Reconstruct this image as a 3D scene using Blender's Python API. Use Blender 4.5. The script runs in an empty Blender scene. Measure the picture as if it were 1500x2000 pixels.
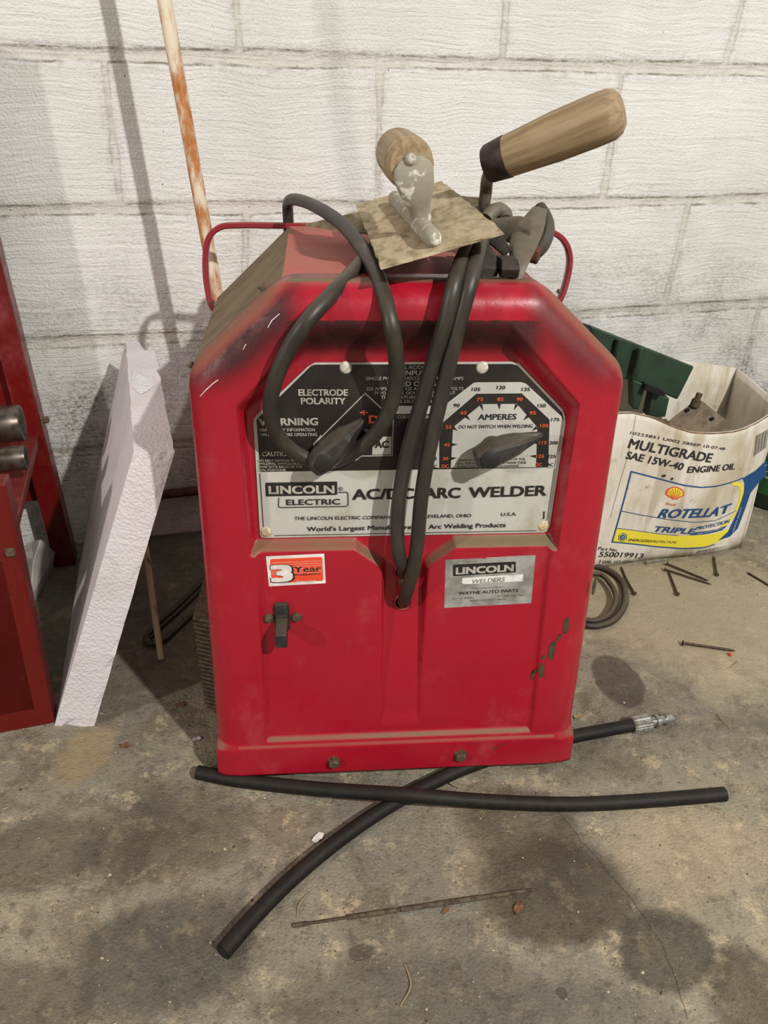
import bpy, bmesh, math, random
import numpy as np
from mathutils import Vector, Matrix
from mathutils.geometry import delaunay_2d_cdt

S = bpy.context.scene
COL = S.collection
random.seed(7)
PI = math.pi

# ------------------------------------------------------------------ camera
FPX, PITCH, ROLL, CAMZ = 1390.0, 0.4797, 0.0157, 0.68
_f = np.array([0, math.cos(PITCH), -math.sin(PITCH)])
_u0 = np.array([0, math.sin(PITCH), math.cos(PITCH)])
_r0 = np.array([1.0, 0, 0])
CR = _r0 * math.cos(ROLL) + _u0 * math.sin(ROLL)
CU = -_r0 * math.sin(ROLL) + _u0 * math.cos(ROLL)
CF = _f
CP = np.array([0, 0, CAMZ])
cam = bpy.data.cameras.new('camera')
cam.sensor_fit = 'VERTICAL'
cam.sensor_height = 36.0
cam.lens = FPX / 2000 * 36
cam.clip_start = 0.01
camo = bpy.data.objects.new('camera', cam)
COL.objects.link(camo)
M = Matrix.Identity(4)
for i in range(3):
    M[i][0], M[i][1], M[i][2], M[i][3] = CR[i], CU[i], -CF[i], CP[i]
camo.matrix_world = M
S.camera = camo

# ------------------------------------------------------------------ light, exposure
S.view_settings.view_transform = 'Standard'
S.view_settings.look = 'None'
S.view_settings.gamma = 1.0
S.view_settings.use_curve_mapping = False
S.view_settings.exposure = 0.16
wd = bpy.data.worlds.new('garage_air')
S.world = wd
wd.use_nodes = True
wd.node_tree.nodes['Background'].inputs[0].default_value = (1.0, 0.97, 0.95, 1)
wd.node_tree.nodes['Background'].inputs[1].default_value = 0.3


def lamp(name, loc, power, size, color):
    l = bpy.data.lights.new(name, 'POINT')
    l.energy = power
    l.shadow_soft_size = size
    l.color = color
    o = bpy.data.objects.new(name, l)
    o.location = loc
    COL.objects.link(o)
    return o


lamp('ceiling_bulb_right', (1.28, -0.95, 2.00), 240, 0.03, (1.0, 0.99, 0.95))
lamp('low_lamp_left', (-2.10, -1.00, 1.35), 98, 0.06, (1.0, 0.92, 0.87))  # low lamp on the left, well under ceiling height


# ------------------------------------------------------------------ pixel -> place helpers
def ray(x, y):
    return CR * (x - 750) / FPX - CU * (y - 1000) / FPX + CF


def fl(x, y, z=0.0):                      # point on the floor (or a level z)
    d = ray(x, y)
    return CP + d * ((z - CAMZ) / d[2])


WALL_YAW = 0.2503
WU = np.array([math.cos(WALL_YAW), math.sin(WALL_YAW), 0])
WN = np.array([-math.sin(WALL_YAW), math.cos(WALL_YAW), 0])
W0 = np.array([-0.414, 1.197, 0.0])


def wl(x, y, off=0.0):                    # point on the wall, off metres in front
    d = ray(x, y)
    t = ((W0 - CP) @ WN - off) / (d @ WN)
    return CP + d * t


def wl2(x, y):
    P = wl(x, y)
    return (P - W0) @ WU, P[2]


YAW = 0.073
BO = np.array([0.0228, 0.6102, 0.0175])
BX = np.array([math.cos(YAW), math.sin(YAW), 0])
BY = np.array([-math.sin(YAW), math.cos(YAW), 0])
BZ = np.array([0, 0, 1.0])


def fr(x, y, dep=0.0):                    # welder-local point at a depth behind the front
    d = ray(x, y)
    t = ((BO - CP) @ BY + dep) / (d @ BY)
    P = CP + d * t - BO
    return np.array([P @ BX, P @ BY, P @ BZ])


def hz(x, y, v):                          # welder-local point at a height
    d = ray(x, y)
    t = (BO[2] + v - CAMZ) / d[2]
    P = CP + d * t - BO
    return np.array([P @ BX, P @ BY, P @ BZ])


def w2(p):                                # welder-local -> world
    return BO + p[0] * BX + p[1] * BY + p[2] * BZ


# ------------------------------------------------------------------ materials
def lin(r, g, b):
    def f(c):
        c /= 255.0
        return c / 12.92 if c <= 0.04045 else ((c + 0.055) / 1.055) ** 2.4
    return (f(r), f(g), f(b), 1.0)


class G:
    def __init__(s, name, rough=0.6, metal=0.0, spec=0.5):
        s.m = bpy.data.materials.new(name)
        s.m.use_nodes = True
        s.t = s.m.node_tree
        s.b = s.t.nodes['Principled BSDF']
        s.b.inputs['Roughness'].default_value = rough
        s.b.inputs['Metallic'].default_value = metal
        s.b.inputs['Specular IOR Level'].default_value = spec

    def n(s, typ, **kw):
        nd = s.t.nodes.new(typ)
        for k, v in kw.items():
            if hasattr(nd, k) and k not in nd.inputs.keys():
                setattr(nd, k, v)
            else:
                s.put(nd.inputs[k.replace('_', ' ')] if k.replace('_', ' ') in nd.inputs.keys() else nd.inputs[k], v)
        return nd

    def put(s, sock, v):
        if isinstance(v, bpy.types.NodeSocket):
            s.t.links.new(v, sock)
        else:
            sock.default_value = v

    def co(s):
        return s.n('ShaderNodeTexCoord').outputs['Object']

    def mapv(s, v, scale=(1, 1, 1), loc=(0, 0, 0), rot=(0, 0, 0)):
        nd = s.n('ShaderNodeMapping')
        s.put(nd.inputs['Vector'], v)
        nd.inputs['Scale'].default_value = scale
        nd.inputs['Location'].default_value = loc
        nd.inputs['Rotation'].default_value = rot
        return nd.outputs[0]

    def noise(s, v, scale, detail=4, rough=0.55, dist=0.0):
        nd = s.n('ShaderNodeTexNoise')
        s.put(nd.inputs['Vector'], v)
        nd.inputs['Scale'].default_value = scale
        nd.inputs['Detail'].default_value = detail
        nd.inputs['Roughness'].default_value = rough
        nd.inputs['Distortion'].default_value = dist
        return nd.outputs[0]

    def math(s, op, a, b=0.0, clamp=False):
        nd = s.n('ShaderNodeMath', operation=op)
        nd.use_clamp = clamp
        s.put(nd.inputs[0], a)
        s.put(nd.inputs[1], b)
        return nd.outputs[0]

    def ss(s, v, lo, hi, a=0.0, b=1.0):
        nd = s.n('ShaderNodeMapRange')
        nd.interpolation_type = 'SMOOTHSTEP'
        s.put(nd.inputs[0], v)
        s.put(nd.inputs[1], lo)
        s.put(nd.inputs[2], hi)
        s.put(nd.inputs[3], a)
        s.put(nd.inputs[4], b)
        return nd.outputs[0]

    def mix(s, f, a, b, mode='MIX'):
        nd = s.n('ShaderNodeMix')
        nd.data_type = 'RGBA'
        nd.blend_type = mode
        s.put(nd.inputs[0], f)
        s.put(nd.inputs[6], a)
        s.put(nd.inputs[7], b)
        return nd.outputs[2]

    def xyz(s, v):
        nd = s.n('ShaderNodeSeparateXYZ')
        s.put(nd.inputs[0], v)
        return nd.outputs

    def nrm(s):
        return s.xyz(s.n('ShaderNodeNewGeometry').outputs['Normal'])

    def attr(s, name):
        nd = s.n('ShaderNodeAttribute')
        nd.attribute_name = name
        return nd.outputs['Fac']

    def bump(s, h, strength=0.3, dist=0.01, prev=None):
        nd = s.n('ShaderNodeBump')
        nd.inputs['Strength'].default_value = strength
        nd.inputs['Distance'].default_value = dist
        s.put(nd.inputs['Height'], h)
        if prev is not None:
            s.put(nd.inputs['Normal'], prev)
        return nd.outputs[0]

    def out(s, color=None, rough=None, bump=None, metal=None):
        if color is not None:
            s.put(s.b.inputs['Base Color'], color)
        if rough is not None:
            s.put(s.b.inputs['Roughness'], rough)
        if bump is not None:
            s.put(s.b.inputs['Normal'], bump)
        if metal is not None:
            s.put(s.b.inputs['Metallic'], metal)
        return s.m


def simple(name, c, rough=0.6, metal=0.0, c2=None, scale=40, lo=0.4, hi=0.65, bump=0.0, spec=0.5, stretch=(1, 1, 1), dust=0.0, dustc=None):
    g = G(name, rough, metal, spec)
    v = g.mapv(g.co(), stretch)
    col = c
    nz = g.noise(v, scale, 5, 0.6)
    if c2 is not None:
        col = g.mix(g.ss(nz, lo, hi), c, c2)
    if dust > 0:
        up = g.ss(g.nrm()[2], 0.1, 0.95)
        dn = g.ss(g.noise(g.co(), 25, 4), 0.3, 0.7, 0.45, 1.0)
        fac = g.math('MULTIPLY', g.math('MULTIPLY', up, dn), dust)
        col = g.mix(fac, col, dustc or lin(140, 125, 100))
    b = g.bump(nz, 1.0, bump) if bump else None
    return g.out(col, None, b)


# wall paint
g = G('painted_block', 0.55, 0, 0.35)
co = g.co()
jd = g.attr('jd')
jl = g.attr('low')
wa = g.math('MULTIPLY', g.math('SUBTRACT', g.noise(co, 2.4, 3), 0.5), 0.10)
wv_ = g.n('ShaderNodeCombineXYZ', Z=wa)
va = g.n('ShaderNodeVectorMath', operation='ADD')
g.put(va.inputs[0], co)
g.put(va.inputs[1], wv_.outputs[0])
st = g.noise(g.mapv(va.outputs[0], (9, 1, 230)), 1.0, 6, 0.66, 0.5)
st2 = g.noise(g.mapv(co, (3, 1, 60), rot=(0, 0.05, 0)), 1.0, 3, 0.5, 1.2)
fine = g.noise(co, 260, 4, 0.6)
big = g.noise(co, 3.0, 5, 0.6)
med = g.noise(co, 14, 6, 0.65)
patch = g.noise(g.mapv(co, (1, 1, 1.3)), 6, 6, 0.7)
sx = g.xyz(co)
base = g.mix(g.ss(big, 0.35, 0.7), lin(238, 236, 231), lin(226, 224, 217))
base = g.mix(g.ss(st, 0.54, 0.74, 0, 0.22), base, lin(180, 174, 164))
wob = g.math('MULTIPLY', g.math('SUBTRACT', med, 0.5), 0.010)
j2 = g.math('ADD', jd, wob)
injoint = g.ss(j2, -0.002, 0.001, 1.0, 0.0)
base = g.mix(g.math('MULTIPLY', injoint, 0.40), base, lin(206, 198, 182))
edge = g.ss(g.math('ABSOLUTE', g.math('ADD', j2, 0.001)), 0.0004, 0.0030, 1.0, 0.0)
edge = g.math('MULTIPLY', edge, g.attr('jw'))
edge = g.math('MULTIPLY', edge, g.ss(g.noise(co, 16, 6, 0.75), 0.40, 0.60, 0.06, 1.0))
base = g.mix(g.math('MULTIPLY', edge, 0.78), base, lin(104, 94, 74))
halo = g.math('MULTIPLY', g.ss(g.math('ABSOLUTE', j2), 0.001, 0.016, 1.0, 0.0), g.ss(g.noise(co, 60, 6, 0.8), 0.45, 0.66))
base = g.mix(g.math('MULTIPLY', halo, 0.30), base, lin(128, 118, 96))
# grime low on the wall, broken into speckles
lowm = g.ss(sx[2], 0.66, 0.22)
gr = g.math('MULTIPLY', lowm, g.ss(patch, 0.36, 0.66))
spk = g.ss(g.noise(g.mapv(co, (1, 1, 1.6)), 120, 6, 0.8), 0.44, 0.62)
grs = g.math('MULTIPLY', gr, g.math('ADD', g.math('MULTIPLY', spk, 0.72), 0.26), True)
base = g.mix(grs, base, lin(86, 75, 54))
mould = g.math('MULTIPLY', g.ss(g.noise(co, 55, 6, 0.8), 0.61, 0.72), g.ss(big, 0.42, 0.6, 0.12, 0.75))
base = g.mix(mould, base, lin(120, 112, 94))
base = g.mix(g.math('MULTIPLY', g.ss(g.noise(g.mapv(co, (1, 1, 1.4)), 150, 6, 0.85), 0.60, 0.70), g.ss(med, 0.40, 0.65, 0.10, 0.5)), base, lin(112, 104, 86))
vor = g.n('ShaderNodeTexVoronoi')
g.put(vor.inputs['Vector'], co)
vor.inputs['Scale'].default_value = 38
dot = g.math('MULTIPLY', g.ss(vor.outputs['Distance'], 0.07, 0.03), g.ss(g.noise(co, 23, 2), 0.53, 0.58))
base = g.mix(g.math('MULTIPLY', dot, 0.8), base, lin(70, 60, 45))
h = g.math('ADD', g.math('MULTIPLY', st, 1.0), g.math('ADD', g.math('MULTIPLY', fine, 0.9), g.math('MULTIPLY', st2, 0.8)))
M_WALL = g.out(base, g.ss(st, 0.3, 0.7, 0.42, 0.7), g.bump(h, 0.9, 0.0032))

# concrete floor
g = G('stained_concrete', 0.8, 0, 0.3)
co = g.co()
sx = g.xyz(co)
n1 = g.noise(co, 3.2, 6, 0.62)
n2 = g.noise(co, 13, 6, 0.68, 0.4)
n3 = g.noise(co, 70, 5, 0.7)
n4 = g.noise(co, 320, 3, 0.6)
nb = g.noise(co, 6.5, 8, 0.72, 0.6)
c = g.mix(g.ss(n1, 0.38, 0.62), lin(152, 142, 121), lin(126, 120, 106))
c = g.mix(g.ss(nb, 0.50, 0.66, 0, 0.75), c, lin(96, 90, 80))
c = g.mix(g.ss(nb, 0.46, 0.34, 0, 0.65), c, lin(168, 152, 124))
c = g.mix(g.ss(n2, 0.50, 0.40, 0, 0.45), c, lin(98, 86, 68))
c = g.mix(g.math('MULTIPLY', g.ss(g.noise(co, 30, 8, 0.78), 0.53, 0.62), g.ss(n1, 0.62, 0.42, 0.25, 0.85)), c, lin(186, 170, 138))
c = g.mix(g.ss(n3, 0.48, 0.34, 0, 0.5), c, lin(80, 72, 60))
c = g.mix(g.ss(n4, 0.60, 0.72, 0, 0.45), c, lin(192, 182, 160))
c = g.mix(g.ss(n4, 0.42, 0.30, 0, 0.45), c, lin(66, 59, 49))


def stain(c, x, y, rx, ry, rot, amt, colr, rag=0.55, hard=0.12):
    v = g.mapv(co, (1, 1, 0), (-x, -y, 0))
    v = g.mapv(v, (1 / rx, 1 / ry, 1), (0, 0, 0), (0, 0, 0)) if rot == 0 else g.mapv(g.mapv(v, (1, 1, 1), (0, 0, 0), (0, 0, -rot)), (1 / rx, 1 / ry, 1))
    ln = g.n('ShaderNodeVectorMath', operation='LENGTH')
    g.put(ln.inputs[0], v)
    d = g.math('ADD', ln.outputs['Value'], g.math('MULTIPLY', g.math('SUBTRACT', g.noise(co, 9, 9, 0.74), 0.5), rag * 2))
    return g.mix(g.ss(d, 1 + hard, 1 - hard, 0, amt), c, colr)


def st_px(c, px, py, rxp, ryp, rot, amt, colr, rag=0.55, hard=0.12):
    p = fl(px, py)
    a = fl(px + rxp, py)
    b = fl(px, py - ryp)
    return stain(c, p[0], p[1], abs(a[0] - p[0]), abs(b[1] - p[1]), rot, amt, colr, rag, hard)


DK = lin(66, 58, 48)
c = st_px(c, 1085, 1740, 150, 100, 0.2, 0.70, lin(58, 50, 38), 0.55, 0.16)
c = st_px(c, 1020, 1610, 110, 75, 0.0, 0.55, lin(70, 60, 45), 0.7, 0.2)
c = st_px(c, 1300, 1850, 95, 70, 0.4, 0.68, lin(58, 54, 46), 0.55, 0.16)
c = st_px(c, 1350, 1190, 230, 110, 0.0, 0.62, lin(184, 170, 140), 0.9, 0.4)
c = st_px(c, 1330, 1660, 140, 90, 0.3, 0.4, lin(176, 160, 130), 0.9, 0.3)
c = st_px(c, 1090, 1460, 130, 60, 0.0, 0.35, lin(70, 60, 46), 0.9, 0.3)
c = st_px(c, 330, 1630, 150, 90, 0.2, 0.55, lin(72, 62, 50), 0.9, 0.25)
c = st_px(c, 80, 1660, 120, 70, 0.0, 0.55, lin(64, 58, 50), 0.8, 0.2)
c = st_px(c, 330, 1860, 170, 120, 0.1, 0.60, lin(62, 59, 53), 0.8, 0.2)
c = st_px(c, 40, 1960, 150, 80, 0.0, 0.55, lin(66, 60, 52), 0.8, 0.25)
c = st_px(c, 860, 1960, 330, 90, 0.0, 0.50, lin(68, 66, 60), 0.9, 0.3)
c = st_px(c, 1480, 1960, 90, 110, 0.0, 0.60, lin(56, 46, 36), 0.5, 0.2)
c = st_px(c, 705, 1860, 26, 17, 0.2, 0.6, DK, 0.35, 0.12)
c = st_px(c, 1097, 1940, 12, 13, 0, 0.6, DK, 0.3, 0.15)
c = st_px(c, 330, 1100, 160, 120, 0, 0.4, DK, 0.7, 0.5)
c = st_px(c, 1205, 1328, 48, 48, 0, 0.66, lin(58, 48, 42), 0.40, 0.08)
c = st_px(c, 170, 1470, 45, 60, 0, 0.5, lin(164, 140, 98), 0.9, 0.25)
v = g.math('ABSOLUTE', g.math('SUBTRACT', g.noise(g.mapv(co, (1, 1, 1), (3.1, 0, 0)), 2.2, 5, 0.6), 0.5))
c = g.mix(g.math('MULTIPLY', g.ss(v, 0.0020, 0.0, 0, 0.18), g.ss(n1, 0.5, 0.62)), c, lin(64, 57, 46))
hh = g.math('ADD', g.math('MULTIPLY', n3, 1.0), g.math('ADD', g.math('MULTIPLY', n4, 0.7), n2))
# the long hairline crack across the right of the floor
sxf = g.xyz(co)
ck = [fl(*q_) for q_ in [(1080, 1570), (1150, 1660), (1245, 1770), (1300, 1860), (1345, 1990)]]
for a_, b_ in zip(ck[:-1], ck[1:]):
    L_ = math.hypot(b_[0] - a_[0], b_[1] - a_[1])
    tx, ty = (b_[0] - a_[0]) / L_, (b_[1] - a_[1]) / L_
    al = g.math('ADD', g.math('MULTIPLY', g.math('SUBTRACT', sxf[0], a_[0]), tx), g.math('MULTIPLY', g.math('SUBTRACT', sxf[1], a_[1]), ty))
    ac = g.math('ADD', g.math('MULTIPLY', g.math('SUBTRACT', sxf[0], a_[0]), -ty), g.math('MULTIPLY', g.math('SUBTRACT', sxf[1], a_[1]), tx))
    ac = g.math('ABSOLUTE', g.math('ADD', ac, g.math('MULTIPLY', g.math('SUBTRACT', g.noise(co, 28, 5, 0.7), 0.5), 0.016)))
    inn = g.math('MULTIPLY', g.math('GREATER_THAN', al, 0.0), g.math('LESS_THAN', al, L_))
    c = g.mix(g.math('MULTIPLY', inn, g.ss(ac, 0.0012, 0.0003, 0, 0.6)), c, lin(58, 48, 36))
M_FLOOR = g.out(c, g.ss(n2, 0.3, 0.7, 0.62, 0.9), g.bump(hh, 0.6, 0.0045))


# red enamel with dust
def red_paint(name, base_c, dusty=0.8, dark_ring=0.0, chip=0.3, rough=0.33, dustc=lin(150, 130, 100)):
    g = G(name, rough, 0, 0.5)
    co = g.co()
    sx = g.xyz(co)
    n1 = g.noise(co, 9, 5, 0.6)
    n2 = g.noise(co, 60, 5, 0.7)
    n3 = g.noise(co, 420, 3, 0.6)
    c = g.mix(g.ss(n1, 0.35, 0.7, 0, 0.5), base_c, (base_c[0] * 0.82, base_c[1] * 1.15, base_c[2] * 1.0, 1))
    # chalky bloom
    c = g.mix(g.ss(g.noise(g.mapv(co, (1, 1, 0.6)), 16, 6, 0.7), 0.52, 0.8, 0, 0.22), c, lin(196, 110, 110))
    nz = g.nrm()[2]
    up = g.ss(nz, 0.80, 1.0)
    if dark_ring > 0:
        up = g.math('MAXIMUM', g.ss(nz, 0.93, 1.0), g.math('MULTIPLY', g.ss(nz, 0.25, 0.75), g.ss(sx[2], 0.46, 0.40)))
    fac = g.math('MULTIPLY', g.math('MULTIPLY', up, g.ss(n1, 0.25, 0.7, 0.6, 1.0)), dusty)
    if dark_ring > 0:
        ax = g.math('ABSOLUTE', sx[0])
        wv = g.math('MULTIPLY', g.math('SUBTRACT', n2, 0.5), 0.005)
        # dark ring painted inside the rolled edge: a crisp run along the top, a hazier one down each slope
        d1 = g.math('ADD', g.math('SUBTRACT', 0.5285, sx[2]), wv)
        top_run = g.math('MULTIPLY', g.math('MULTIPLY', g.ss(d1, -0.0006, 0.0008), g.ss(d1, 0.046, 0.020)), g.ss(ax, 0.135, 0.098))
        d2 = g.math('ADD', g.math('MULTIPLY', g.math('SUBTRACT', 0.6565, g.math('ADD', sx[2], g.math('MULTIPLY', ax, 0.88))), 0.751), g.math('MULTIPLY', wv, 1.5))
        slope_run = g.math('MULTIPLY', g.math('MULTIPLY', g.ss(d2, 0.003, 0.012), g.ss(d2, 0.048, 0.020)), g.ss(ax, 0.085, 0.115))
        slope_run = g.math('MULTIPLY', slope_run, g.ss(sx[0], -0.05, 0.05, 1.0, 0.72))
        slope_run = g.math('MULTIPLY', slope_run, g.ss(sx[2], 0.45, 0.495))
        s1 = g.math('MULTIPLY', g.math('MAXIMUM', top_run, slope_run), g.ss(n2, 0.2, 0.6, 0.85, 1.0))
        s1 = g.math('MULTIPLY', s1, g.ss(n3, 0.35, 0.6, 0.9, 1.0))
        edge_dust = g.math('MULTIPLY', g.ss(d2, 0.013, 0.001), g.ss(ax, 0.10, 0.125))
        fac = g.math('MAXIMUM', fac, g.math('MULTIPLY', edge_dust, 0.65))
        c = g.mix(g.math('MULTIPLY', s1, dark_ring), c, lin(26, 11, 9))
    c = g.mix(fac, c, dustc)
    # speckle of dirt and paint flecks
    c = g.mix(g.ss(n3, 0.68, 0.75, 0, chip), c, lin(70, 30, 28))
    rg = g.math('ADD', g.math('MULTIPLY', g.math('MAXIMUM', fac, g.math('MULTIPLY', s1, 0.6)) if dark_ring > 0 else fac, 0.5), g.ss(n2, 0.3, 0.7, rough - 0.05, rough + 0.12), True)
    return g.out(c, rg, g.bump(n3, 0.12, 0.0006))


RED = (0.365, 0.0065, 0.020, 1)
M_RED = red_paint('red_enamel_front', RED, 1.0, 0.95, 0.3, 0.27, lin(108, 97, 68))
M_REDTOP = red_paint('red_enamel_case', (0.46, 0.03, 0.035, 1), 0.66, 0, 0.3, 0.42, lin(158, 112, 94))
M_REDBAR = red_paint('red_enamel_bar', (0.26, 0.015, 0.022, 1), 0.2, 0, 0.2, 0.3)
M_RACK = red_paint('red_stand_paint', (0.13, 0.004, 0.003, 1), 0.35, 0, 0.3, 0.28, lin(120, 60, 52))
M_DUSTY = simple('dust_caked_panel', lin(128, 112, 88), 0.9, 0, lin(108, 94, 72), 22, 0.35, 0.7, 0.0004, 0.2)
M_CABLE = simple('black_rubber_cable', lin(44, 40, 35), 0.45, 0, lin(58, 52, 44), 60, 0.4, 0.7, 0.0003, 0.4, (1, 1, 0.3), 0.40, lin(98, 88, 72))
M_HOSE = simple('black_hose_rubber', lin(22, 20, 19), 0.6, 0, lin(32, 29, 26), 90, 0.4, 0.7, 0.0003, 0.25, (1, 1, 1), 0.22, lin(66, 57, 46))
M_CORD = simple('brown_black_cord', lin(46, 38, 32), 0.6, 0, lin(60, 50, 42), 90, 0.4, 0.7, 0, 0.4, (1, 1, 1), 0.3)
M_PLATE = simple('brushed_aluminium_plate', lin(188, 186, 176), 0.45, 0.05, lin(160, 153, 134), 30, 0.45, 0.8, 0, 0.5)
M_INK = simple('black_plate_ink', lin(34, 29, 26), 0.42, 0, lin(46, 40, 35), 25, 0.4, 0.7, 0, 0.4)
M_BLK = simple('black_lettering', lin(30, 27, 25), 0.55)
M_SILV = simple('silver_lettering', lin(176, 170, 158), 0.5, 0.0, lin(150, 144, 132), 80)
M_ORG = simple('orange_lettering', lin(214, 92, 58), 0.55)
M_KNOB = simple('black_knob_plastic', lin(42, 40, 38), 0.45, 0, lin(56, 53, 49), 70, 0.4, 0.7, 0.0002, 0.45, (1, 1, 1), 0.5, lin(96, 84, 66))
M_RIVET = simple('white_rivet', lin(214, 208, 194), 0.5, 0, lin(178, 168, 146), 300)
M_RIVETY = simple('yellowed_rivet', lin(206, 188, 150), 0.5, 0, lin(170, 150, 112), 300)
M_BOLT = simple('dull_steel_bolt', lin(112, 98, 78), 0.5, 0.5, lin(88, 74, 56), 200)
M_RUST = simple('rusty_steel', lin(96, 58, 36), 0.85, 0, lin(58, 38, 28), 60, 0.35, 0.7, 0.0006)
M_DARK = simple('dark_hole', lin(14, 11, 10), 0.9)
M_WHITE = simple('white_sticker', lin(232, 226, 220), 0.5, 0, lin(206, 200, 192), 60)
M_STORG = simple('orange_sticker_ink', lin(224, 74, 44), 0.5)
M_FOIL = simple('worn_foil_label', lin(172, 170, 166), 0.42, 0.2, lin(132, 128, 120), 45, 0.38, 0.68)
M_FOILW = simple('scraped_white_patch', lin(226, 222, 216), 0.5, 0, lin(180, 176, 168), 60)
M_GREY = simple('grey_small_print', lin(84, 80, 74), 0.6)
M_CHIP = simple('bare_olive_primer', lin(70, 66, 38), 0.6, 0, lin(52, 50, 32), 120)
M_CRUST = simple('cement_crusted_steel', lin(176, 161, 132), 0.95, 0, lin(136, 119, 90), 70, 0.40, 0.72, 0.0012, 0.2, (1.4, .7, 1))
M_CRUST2 = simple('cement_splashed_casting', lin(150, 144, 127), 0.85, 0, lin(214, 210, 200), 90, 0.54, 0.66, 0.0008, 0.3)
M_FERR = simple('brown_ferrule_steel', lin(70, 56, 50), 0.55, 0.35, lin(50, 40, 37), 70)
M_SHANK = simple('grey_tang_steel', lin(126, 116, 102), 0.5, 0.5, lin(84, 72, 60), 90, 0.4, 0.65, 0.0005)
M_CAST = simple('dusty_cast_clamp', lin(112, 105, 94), 0.65, 0.3, lin(88, 82, 72), 60, 0.4, 0.7, 0.0004, 0.4, (1, 1, 1), 0.4)
M_CASTD = simple('dark_clamp_jaw', lin(66, 58, 50), 0.7, 0.3, lin(44, 38, 33), 70, 0.4, 0.7, 0.0006)
M_NAIL = simple('brown_nail_steel', lin(86, 70, 54), 0.6, 0.4, lin(60, 48, 38), 300)
M_ZINC = simple('zinc_fitting', lin(176, 176, 168), 0.32, 0.8, lin(140, 138, 128), 200)
M_STRAW = simple('dry_straw', lin(156, 136, 98), 0.9)
M_LEAF = simple('dry_leaf', lin(124, 86, 54), 0.9, 0, lin(92, 62, 40), 200)
M_JUG = simple('dark_green_jug_plastic', lin(26, 44, 30), 0.4, 0, lin(20, 34, 26), 30)
M_GREENL = simple('green_jug_label', lin(30, 84, 42), 0.5)
M_PAPER = simple('crumpled_white_paper', lin(206, 200, 192), 0.7, 0, lin(178, 172, 166), 30)
M_STEEL = simple('oily_steel_socket', lin(110, 102, 92), 0.35, 0.8, lin(74, 64, 54), 60)
M_GREENM = simple('green_machine_paint', lin(34, 60, 40), 0.5, 0, lin(26, 42, 30), 18, 0.4, 0.65, 0.0003)
M_BRACK = simple('brown_steel_bracket', lin(122, 106, 84), 0.7, 0.2, lin(94, 80, 62), 50)
M_BRISTLE = simple('dirty_brown_bristle', lin(92, 80, 62), 0.9, 0, lin(60, 50, 40), 160)
M_STICK = simple('pale_stick', lin(206, 190, 154), 0.75, 0, lin(140, 100, 62), 22, 0.60, 0.72, 0, 0.3, (1, 1, 0.35))

# wood
g = G('worn_wood_handle', 0.62, 0, 0.35)
co = g.co()
gr = g.noise(g.mapv(co, (7, 170, 170)), 1.0, 5, 0.6, 0.15)
n = g.noise(co, 28, 5, 0.6)
c = g.mix(g.ss(gr, 0.36, 0.66), lin(158, 137, 105), lin(130, 109, 80))
c = g.mix(g.ss(n, 0.54, 0.75, 0, 0.55), c, lin(112, 88, 60))
M_WOOD = g.out(c, None, g.bump(gr, 0.25, 0.001))

# flaking white rod with rust
g = G('rusted_white_rod', 0.7, 0, 0.35)
co = g.co()
n = g.noise(g.mapv(co, (1, 1, 0.35)), 42, 6, 0.68)
n2 = g.noise(g.mapv(co, (1, 1, 0.5)), 9, 3)
k = g.math('ADD', n, g.math('MULTIPLY', g.math('SUBTRACT', n2, 0.5), 0.5))
c = g.mix(g.ss(k, 0.40, 0.60), lin(218, 204, 180), lin(176, 112, 58))
c = g.mix(g.ss(k, 0.58, 0.74), c, lin(120, 66, 34))
M_ROD = g.out(c, None, g.bump(n, 0.3, 0.001))

# expanded foam
g = G('white_bead_foam', 0.7, 0, 0.3)
co = g.co()
vor = g.n('ShaderNodeTexVoronoi')
g.put(vor.inputs['Vector'], co)
vor.inputs['Scale'].default_value = 260
nn = g.noise(co, 12, 4)
c = g.mix(g.ss(nn, 0.4, 0.75, 0, 0.6), lin(214, 208, 209), lin(192, 186, 184))
wv = g.noise(g.mapv(co, (30, 30, 150)), 1, 3)
M_FOAM = g.out(c, None, g.bump(g.math('ADD', vor.outputs['Distance'], wv), 0.7, 0.0013))

# oil carton board
g = G('stained_white_carton', 0.6, 0, 0.3)
co = g.co()
n = g.noise(g.mapv(co, (1, 1, 0.5)), 10, 6, 0.65)
n2 = g.noise(co, 55, 5, 0.7)
st_ = g.noise(g.mapv(co, (9, 9, 1.2)), 3.0, 5, 0.65)
c = g.mix(g.ss(n, 0.40, 0.72, 0, 0.85), lin(224, 218, 204), lin(180, 164, 132))
c = g.mix(g.ss(st_, 0.52, 0.68, 0, 0.5), c, lin(158, 136, 102))
c = g.mix(g.math('MULTIPLY', g.ss(g.xyz(co)[2], 0.035, 0.0), g.ss(n, 0.3, 0.6)), c, lin(132, 112, 82))
c = g.mix(g.ss(n2, 0.60, 0.74, 0, 0.6), c, lin(126, 94, 60))
M_CARTON = g.out(c)


def print_ink(name, c, wear=0.5):
    return simple(name, c, 0.55, 0, tuple(c[i] * 0.5 + 0.3 for i in range(3)) + (1,), 70, 0.62, 0.82)


M_PBLUE = print_ink('blue_carton_ink', lin(26, 74, 124))
M_PYEL = print_ink('yellow_carton_ink', lin(236, 220, 62))
M_PRED = print_ink('red_carton_ink', lin(222, 84, 56))
M_PBLK = print_ink('black_carton_ink', lin(44, 42, 42))
M_PWHT = print_ink('white_carton_ink', lin(226, 222, 210))
M_PSTAIN = simple('brown_carton_stain', lin(104, 74, 46), 0.8, 0, lin(150, 118, 80), 60)


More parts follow.
